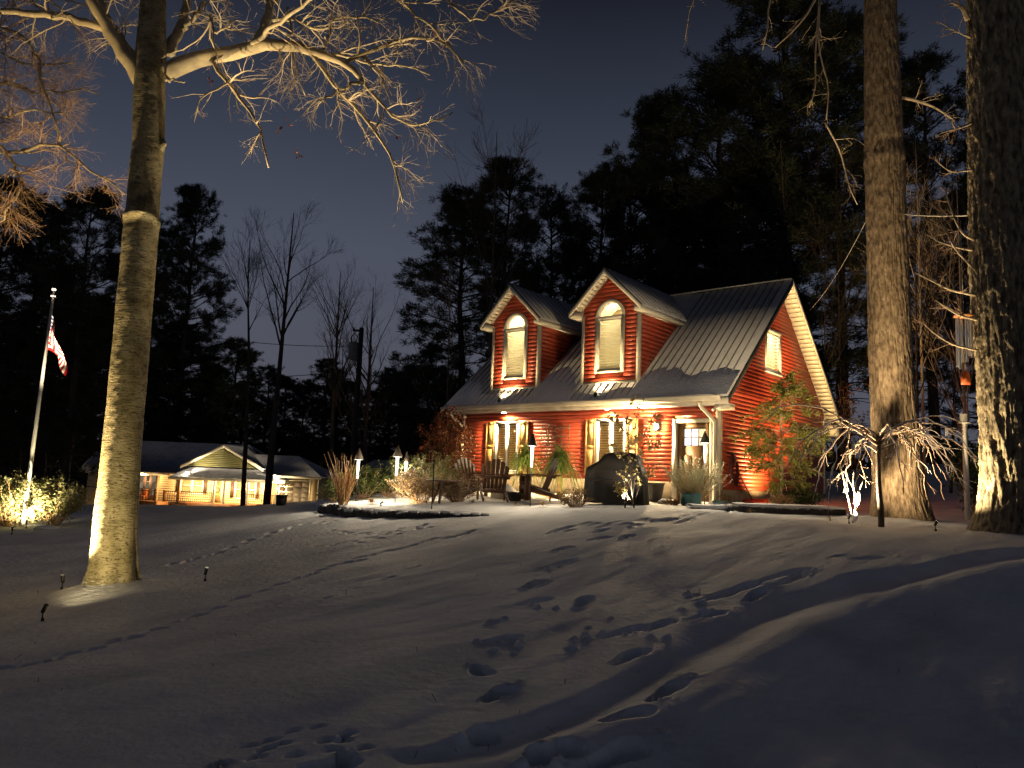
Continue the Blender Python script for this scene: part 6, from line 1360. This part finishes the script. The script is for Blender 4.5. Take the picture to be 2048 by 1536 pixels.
shrub('scrubby plants at the foot of the teal planter', G(1345, 1010), .30, .2, .16, 500, .05, M_LEAFB, 37, 12); shrub('scrub of dry stalks right of the teal planter', G(1448, 1006), .25, .2, .28, 350, .045, M_LEAFB, 38, 14)
# red stem clump
rs = thing('red_stem_clump', 'upright clump of bare red and yellow stems at the left end of the bed', 'shrub', onground(*at(686, 1003, 17.0)[:2])); n_ = 46; az = g.uniform(0, 6.28, n_); P = np.empty((n_, 7, 3)); rr = g.uniform(.05, .5, n_); hh = g.uniform(.55, 1.2, n_)
for m in range(7): s = m/6; P[:, m, 0] = np.cos(az)*(.08+rr*s**1.3*.8); P[:, m, 1] = np.sin(az)*(.08+rr*s**1.3*.5); P[:, m, 2] = hh*s-.03
P[:, 1:] += g.normal(size=P[:, 1:].shape)*.012; M_RSTEM = pmat('red_stem', (.46, .32, .14), .6, .4, 3, c2=(.34, .15, .07)); c1, s1 = grow(P, np.linspace(.009, .004, 7)[None]*np.ones((n_, 1)), 2, (.1, .3), (15, 35), g, .4, 1, 4, .1, .7, (0, 0, .3), .5, .003)
MB().tubes(P, np.linspace(.010, .004, 7)[None]*np.ones((n_, 1)), 4).tubes(c1, s1, 3).build('stems', M_RSTEM, rs, True)
# leafy sapling in front of the grill
sp_b = G(1268, 1016); sap = thing('leafy_sapling', 'slender sapling still carrying pale leaves in front of the covered grill', 'tree', sp_b); SY = sp_b[1]
SG = [([(1268, 1016), (1262, 960), (1258, 900), (1250, 850), (1262, 800)], .014), ([(1266, 990), (1275, 930), (1290, 880), (1312, 830)], .011), ([(1266, 1000), (1258, 950), (1245, 910), (1232, 890)], .008), ([(1262, 930), (1285, 905), (1320, 885)], .007), ([(1258, 880), (1240, 850), (1225, 835)], .006), ([(1275, 930), (1268, 880), (1272, 830), (1285, 800)], .008), ([(1270, 1000), (1285, 960), (1300, 935), (1325, 925)], .007), ([(1268, 1010), (1250, 985), (1232, 975)], .006)]
Pq = np.array([resample(rel(sp_b, [at(x, y, SY) for x, y in s_]), 10) for s_, r_ in SG]); Pq[:, 2:, 1] += g.normal(size=(len(SG), 1))*.12*np.linspace(.2, 1, 8); Rq = np.array([np.linspace(r_, .003, 10) for s_, r_ in SG])
c1, s1 = grow(Pq, Rq, 9, (.12, .42), (30, 65), g, .25, 1, 6, .15, .6, (0, 0, .1), .4, .002); MB().tubes(Pq[:1], Rq[:1], 6).build('trunk', M_TWIGD, sap, True); MB().tubes(Pq[1:], Rq[1:], 5).tubes(c1, s1, 3).build('branches', M_TWIGD, sap, True)
src = np.concatenate([c1[:, 1:].reshape(-1, 3), Pq[:, 5:].reshape(-1, 3)]); C = src[g.integers(0, len(src), 1000)]+g.normal(size=(1000, 3))*.02; v, q = leaf_quads(C, .066, g, .65, .3); MB().add(v, q).build('leaves', M_LEAFP, sap)
# covered grill
gr = thing('covered_grill', 'barbecue grill under a sagging black cover with snow on its shoulders', 'grill', onground(*at(1232, 1006, 16.4)[:2]), math.radians(-22))
nu, nv_ = 64, 30; uu = np.linspace(0, 2*math.pi, nu+1)[:-1]; lv = np.linspace(0, 1, nv_)
def sq(a, p): c, s_ = np.cos(a), np.sin(a); return np.sign(c)*np.abs(c)**p, np.sign(s_)*np.abs(s_)**p
cx_, sy_ = sq(uu, .45); V = []
for l in lv:
    w = np.interp(l, [0, .55, .7, .78, .9, 1], [.66, .63, .60, .44, .36, .02]); dp_ = np.interp(l, [0, .6, .8, .92, 1], [.34, .31, .27, .2, .01]); z = np.interp(l, [0, .62, .7, .85, .93, 1], [.02, .70, .76, 1.0, 1.075, 1.09])
    fold = 1+.035*np.sin(uu*9+l*2)*np.interp(l, [0, .5, .8, 1], [1, .7, .3, 0])+.02*np.sin(uu*23+1.3)*(1-l); off = np.interp(l, [0, .7, .8, 1], [0, 0, .10, .12])
    V.append(np.c_[w*cx_*fold+off, dp_*sy_*fold, z+0*uu+.02*np.sin(uu*5+l*6)*np.interp(l, [0, .05, .6, 1], [.2, 0, .4, .6])])
V = np.array(V); i = np.arange(nv_-1)[:, None]*nu; j = np.arange(nu)[None]; j2 = (j+1) % nu
MB().add(V.reshape(-1, 3), np.stack([i+j, i+j2, i+nu+j2, i+nu+j], -1)).build('cover', M_COVER, gr, True); MB().tube([(-.52, -.30, .48), (-.2, -.335, .5), (.15, -.335, .49), (.5, -.30, .5)], .008, 5).build('strap', M_BLACKM, gr)
# pots and planters
def pot(label, loc, prof, mat, name='plant_pot', soil=None):
    t = thing(name, label, 'pot', loc); MB().lathe(prof, 24).build('body', mat, t, True)
    if soil: MB().lathe([(0, soil[1]+.015), (soil[0]*.5, soil[1]+.01), (soil[0], soil[1])], 20).build('soil', M_SOIL, t)
    return t
pot('tall dark tapered pot against the wall left of the door', onground(*at(1310, 1000, 18.6)[:2]), [(.0, 0), (.15, 0), (.21, .40), (.23, .42), (.23, .45), (.19, .45), (.17, .3), (0, .28)], M_POT, soil=(.18, .36))
tp_ = onground(*at(1382, 1004, 16.6)[:2]); pot('square-shouldered teal glazed planter before the cottage door', tp_, [(0, 0), (.18, 0), (.215, .03), (.225, .22), (.235, .25), (.235, .275), (.20, .275), (.19, .2), (0, .2)], M_TEAL, soil=(.19, .24))
pot('low teal bowl planter to the right of the larger one', onground(*at(1440, 1002, 16.9)[:2]), [(0, 0), (.10, 0), (.16, .08), (.18, .13), (.15, .13), (.12, .08), (0, .07)], M_TEAL, soil=(.14, .1))
ro = thing('rosemary_bush', 'pale grey-green spiky bush growing from the teal planter', 'shrub', np.array(tp_)+np.array([.12, .1, .2])); n_ = 130; az = g.uniform(0, 6.28, n_); rr = np.sqrt(g.random(n_)); hh = g.uniform(.55, .86, n_)*(1-.35*rr**2); P = np.empty((n_, 8, 3))
for m in range(8): s = m/7; P[:, m, 0] = np.cos(az)*rr*.80*s**.75; P[:, m, 1] = np.sin(az)*rr*.55*s**.75; P[:, m, 2] = 1.12*hh*s**1.25-.02
P[:, 1:] += g.normal(size=P[:, 1:].shape)*.015; MB().tubes(P, np.linspace(.007, .003, 8)[None]*np.ones((n_, 1)), 3).build('stems', M_STRAW, ro)
m_ = 55; t_ = g.uniform(.25, 1, (n_, m_))*6.999; i0 = t_.astype(int); fr = (t_-i0)[..., None]; n2_ = np.arange(n_)[:, None]; C = (P[n2_, i0]*(1-fr)+P[n2_, i0+1]*fr).reshape(-1, 3); D_ = unit(P[n2_, i0+1]-P[n2_, i0]).reshape(-1, 3)
v, tt = blades(C, unit(D_*.9+g.normal(size=C.shape)*.6), g.uniform(.03, .055, len(C)), .011, g); MB().add(v, None, tt).build('leaves', M_ROSEM, ro)
# hemlock by the gable
hb = np.array(onground(*at(1562, 1000, 18.6)[:2])); hem = thing('young_hemlock', 'young feathery evergreen lit yellow-green against the gable wall', 'tree', hb); hh_ = float(at(1572, 742, hb[1])[2]-hb[2])
st = resample([(0, 0, -.1), (.03, 0, hh_*.4), (.0, .02, hh_*.75), (.1, 0, hh_)], 12); MB().tube(st, np.linspace(.045, .008, 12), 7).build('trunk', M_TWIG, hem, True)
nb2 = 66; t_ = np.sort(g.uniform(.16, .97, nb2)); az = g.uniform(0, 6.28, nb2); L = 1.15*np.interp(t_, [.2, .35, .7, .8, 1], [.55, .9, 1.0, .55, .12])*g.uniform(.65, 1.1, nb2); B = np.empty((nb2, 8, 3))
for m in range(8): s = m/7; B[:, m, 0] = np.interp(t_*hh_, st[:, 2], st[:, 0])+np.cos(az)*L*s; B[:, m, 1] = np.sin(az)*L*s; B[:, m, 2] = t_*hh_+L*(.28*s-.38*s*s)
Br = np.linspace(.012, .003, 8)[None]*np.ones((nb2, 1)); c1, s1 = grow(B, Br, 10, (.15, .42), (35, 60), g, .2, 1, 5, .08, .6, (0, 0, -.25), .4, .002); MB().tubes(B, Br, 4).tubes(c1, s1, 3).build('branches', M_TWIG, hem)
C = np.concatenate([c1.reshape(-1, 3), B[:, 2:].reshape(-1, 3)]); D_ = np.concatenate([np.repeat(unit(c1[:, -1]-c1[:, 0]), 5, 0), np.repeat(unit(B[:, -1]-B[:, 0]), 6, 0)]); C = np.repeat(C, 3, 0)+g.normal(size=(len(C)*3, 3))*.025; D_ = np.repeat(D_, 3, 0); D_[:, 2] -= .25
M_HEM = pmat('hemlock_spray', (.30, .30, .07), .5, .4, 4, trans=.35, c2=(.13, .15, .03)); v, q = leaf_quads(C, .085, g, .32, 0, D_, .35); MB().add(v, q).build('foliage', M_HEM, hem)
# bare multi-stem shrub before the gable
bs = thing('bare_shrub', 'thin bare multi-stemmed shrub with few leaves left of the hemlock', 'shrub', np.array(onground(*HW(1.1, 1.75, 0)[:2]))); n_ = 9; az = g.uniform(0, 6.28, n_); P = np.empty((n_, 9, 3)); hh = g.uniform(1.2, 2.1, n_)
for m in range(9): s = m/8; P[:, m, 0] = np.cos(az)*.55*s**1.3; P[:, m, 1] = np.sin(az)*.4*s**1.3; P[:, m, 2] = hh*s-.05
P[:, 1:] += g.normal(size=P[:, 1:].shape)*.02; Rr_ = np.linspace(.012, .004, 9)[None]*np.ones((n_, 1)); c1, s1 = grow(P, Rr_, 6, (.15, .5), (25, 55), g, .3, 1, 5, .15, .6, (0, 0, .15), .4, .002); MB().tubes(P, Rr_, 5).tubes(c1, s1, 3).build('stems', M_TWIGD, bs, True)
C = c1[:, 2:].reshape(-1, 3); C = C[g.random(len(C)) < .55]; v, q = leaf_quads(C, .05, g, .6, .4); MB().add(v, q).build('leaves', M_LEAFR, bs)
# trellis on the front wall
tl_ = thing('wooden_trellis', 'dark wooden trellis with vines on the red wall between the windows', 'trellis', HW(-5.15, -.06, .55), YAW)
for i in range(5): MB().box(-.5+i*.25-.012, -.5+i*.25+.012, -.015, .003, 0, 1.5).build('upright', M_CHAIR, tl_)
for i in range(6): MB().box(-.52, .52, -.03, -.016, .1+i*.26, .13+i*.26).build('crossbar', M_CHAIR, tl_)
n_ = 8; P = np.empty((n_, 10, 3)); x0 = g.uniform(-.4, .4, n_)
for m in range(10): s = m/9; P[:, m, 0] = x0+g.normal(size=n_)*.05; P[:, m, 1] = -.05+g.normal(size=n_)*.015; P[:, m, 2] = s*1.4
c1, s1 = grow(P, np.full((n_, 10), .006), 6, (.15, .4), (30, 60), g, .1, 1, 5, .2, .6, (0, 0, .1), .4, .002); MB().tubes(P, np.full((n_, 10), .006), 4).tubes(c1, s1, 3).build('vine', M_TWIGD, tl_)
# garden hose and red snow shovel at the corner
hs = thing('garden_hose', 'coiled dark red garden hose hanging at the front corner of the cottage', 'hose', HW(.10, .45, .15), YAW)
for k in range(7): MB().tube([(.05+.012*k, .21*math.cos(a)*(1-.02*k)+.0, .75+.38*math.sin(a)*(1-.03*k)-.02*k) for a in np.linspace(0, 2*math.pi, 33)], .016, 6).build('coil', pmat('hose_rubber', (.09, .02, .016), .5, .2, 5) if k == 0 else bpy.data.materials['hose_rubber'], hs, True)
MB().box(.0, .06, -.06, .06, 1.02, 1.14).build('hanger', M_BLACKM, hs)
sv_b = G(1512, 1008); sv = thing('snow_shovel', 'long-handled red snow shovel leaning on the gable wall', 'shovel', sv_b); tp2 = rel(sv_b, [HW(.1, .35, 1.28)])[0]
low = np.array([-.05, .15, .08]); MB().tube([low, (low+tp2)/2, tp2], .016, 8).build('handle', M_CHAIR, sv, True); MB().beam(tp2-np.array([.06, -.03, 0]), tp2+np.array([.06, -.03, 0]), .03, .03).build('grip', M_BLACKM, sv)
sv_v = []; 
for k, (y_, z_) in enumerate([(.16, .13), (.10, .06), (0, .03), (-.14, .025), (-.26, .04)]): sv_v += [(-.36, y_, z_+.05), (-.33, y_, z_), (.33, y_, z_), (.36, y_, z_+.05)]
q = [(4*k+j, 4*k+j+1, 4*k+j+5, 4*k+j+4) for k in range(4) for j in range(3)]; sv_v = np.array(sv_v); o_ = MB().add(np.vstack([sv_v, sv_v-np.array([0, 0, .008])]), q+[tuple(i_+20 for i_ in f_[::-1]) for f_ in q]).build('blade', M_REDPL, sv)
# timbers and slab at the bed edge
def edge_beam(name, label, cat, p, q, w, h, mat, snow=True):
    p = np.array(p, float); q = np.array(q, float); t = thing(name, label, cat, p); d = q-p; L = np.linalg.norm(d); a = math.atan2(d[1], d[0]); t.rotation_euler = (0, -math.asin(d[2]/L), a)
    MB().box(0, L, 0, w, -.1, h).build('timber' if 'timber' in name else 'slab', mat, t)
    if snow:
        n_ = 40; xx = np.linspace(-.01, L+.01, n_); rows = []
        for yy, zz in ((-.012, h-.01), (-.015, h+.02), (w*.3, h+.045), (w*.7, h+.045), (w+.01, h+.01)): rows.append(np.c_[xx, yy+0*xx+.01*np.sin(xx*9+zz*50), zz+.012*fbm(xx*4, xx*0+yy*9, 5, 3)*2])
        i = np.arange(4)[:, None]*n_; j = np.arange(n_-1)[None]; MB().add(np.array(rows), np.stack([i+j, i+j+1, i+n_+j+1, i+n_+j], -1)).build('snow_cap', SNOW, t, True)
    return t
edge_beam('timber_edging', 'long dark timber edging with snow on top below the gable bed', 'edging', G(1480, 1024), G(1692, 1030), .8, .13, M_STONE); edge_beam('stone_slab', 'pale low stone slab at the end of the dark timber', 'slab', G(1384, 1018), G(1476, 1022), .35, .06, M_ROCK)
# birdhouse on a post
bp = onground(*at(1934, 1000, 17.0)[:2]); bh = thing('birdhouse', 'small white birdhouse with a pointed roof on a tall post', 'birdhouse', bp); zt2 = float(at(1930, 815, 17.0)[2]-bp[2])
MB().box(-.042, .042, -.042, .042, -.1, zt2-.36).build('post', M_BIRD, bh); MB().lathe([(0, zt2-.36), (.14, zt2-.36), (.14, zt2-.34), (.10, zt2-.335), (.10, zt2-.15), (0, zt2-.15)], 8).build('body', M_BIRD, bh); MB().lathe([(0, zt2), (.15, zt2-.15), (.0, zt2-.148)], 8).build('roof', M_CHWOOD, bh); MB().lathe([(0, 0), (.025, 0), (.025, .004)], 10, (0, 0, 0)).build('entrance_hole', M_BLACKM, bh); o_ = bh.children[-1]; o_.rotation_euler = (math.pi/2, 0, 0); o_.location = (0, -.1, zt2-.24)
# rope line between the trunks, wind chime
wire('rope_line', 'pale rope stretched between the oak and the massive edge trunk', at(1806, 428, 15.8), at(1952, 430, 11.6), .03, .012, M_ROPE); wire('guy_wire', 'thin guy wire slanting from the oak down behind the gable', at(1738, 430, 16), at(1620, 620, 24), .2, .008, M_ROPE)
ct = at(1927, 632, 11.75); ch = thing('wind_chime', 'silver tube wind chime with round wooden top and red sail beside the edge trunk', 'wind chime', ct); k12 = 11.75/FPX
MB().lathe([(0, -.012), (.135, -.012), (.14, 0), (.135, .014), (0, .014)], 24).build('top_disc', M_CHWOOD, ch)
MB().tube([(0, 0, .015), (0, 0, 202*k12)], .004, 5).build('cord', M_ROPE, ch)
for i, L_ in enumerate((.58, .68, .76, .80, .70, .62)):
    a_ = i*math.pi/3+.3; x, y = .10*math.cos(a_), .10*math.sin(a_); MB().tube([(x, y, -.04), (x, y, -.04-L_)], .017, 8, False).build('chime_tube', M_ALU, ch, True); MB().tube([(x, y, -.01), (x, y, -.045)], .003, 4).build('string', M_ROPE, ch)
MB().lathe([(0, -.008), (.05, -.008), (.05, .008), (0, .008)], 14, (0, 0, -.5)).build('striker', M_CHWOOD, ch); MB().tube([(0, 0, -.02), (0, 0, -.88)], .003, 4).build('sail_cord', M_ROPE, ch)
MB().prism([(-.065, -1.08), (.065, -1.08), (.075, -1.02), (.06, -.90), (.03, -.87), (-.03, -.87), (-.06, -.90), (-.075, -1.02)], -.006, .006, 'y').build('sail', pmat('red_sail', (.50, .11, .03), .5, .1, 5), ch)
# snow-laden twig by the oak spotlight
tw = thing('snowy_twig', 'short forked twig plastered with snow before the oak foot', 'twig', G(1706, 1046)); 
for pts in ([(0, 0, -.03), (.03, 0, .25), (.10, 0, .55), (.22, .02, .80)], [(0, 0, -.02), (-.05, 0, .3), (-.16, 0, .75), (-.2, 0, 1.0)], [(.06, 0, .40), (.0, .0, .7), (.04, .02, .95)]): MB().tube(resample(pts, 8), np.linspace(.014, .006, 8), 6).build('stem', M_TWIG, tw, True)
for pts in ([(.01, -.02, .02), (.03, -.02, .12), (.05, -.02, .2)], [(.05, -.01, .3), (.09, -.01, .5), (.12, -.01, .58)]): MB().tube(resample(pts, 6), [.02, .05, .055, .05, .035, .015], 8).build('snow_clump', SNOW, tw, True)
# dry stalks and crumbs of snow poking through
n_ = 110; xs = g.uniform(-7, 8, n_); ys = g.uniform(4.2, 14, n_); zs = tzf(xs, ys); P = np.empty((n_, 4, 3)); lean_ = g.normal(size=(n_, 2))*.03; hh = g.uniform(.01, .05, n_)
for m in range(4): P[:, m, 0] = xs+lean_[:, 0]*m/3; P[:, m, 1] = ys+lean_[:, 1]*m/3; P[:, m, 2] = zs-.02+(hh+.02)*m/3
o_ = MB().tubes(P, np.full((n_, 4), .0022), 3).build('dry_stalks', M_LEAFB); tag(o_, 'short dry grass stalks poking through the snowy lawn', kind='stuff')
print('objects', len(bpy.data.objects), 'tris', sum(sum(len(p.vertices)-2 for p in m.polygons) if len(m.polygons) < 3000 else len(m.polygons)*2 for m in bpy.data.meshes))
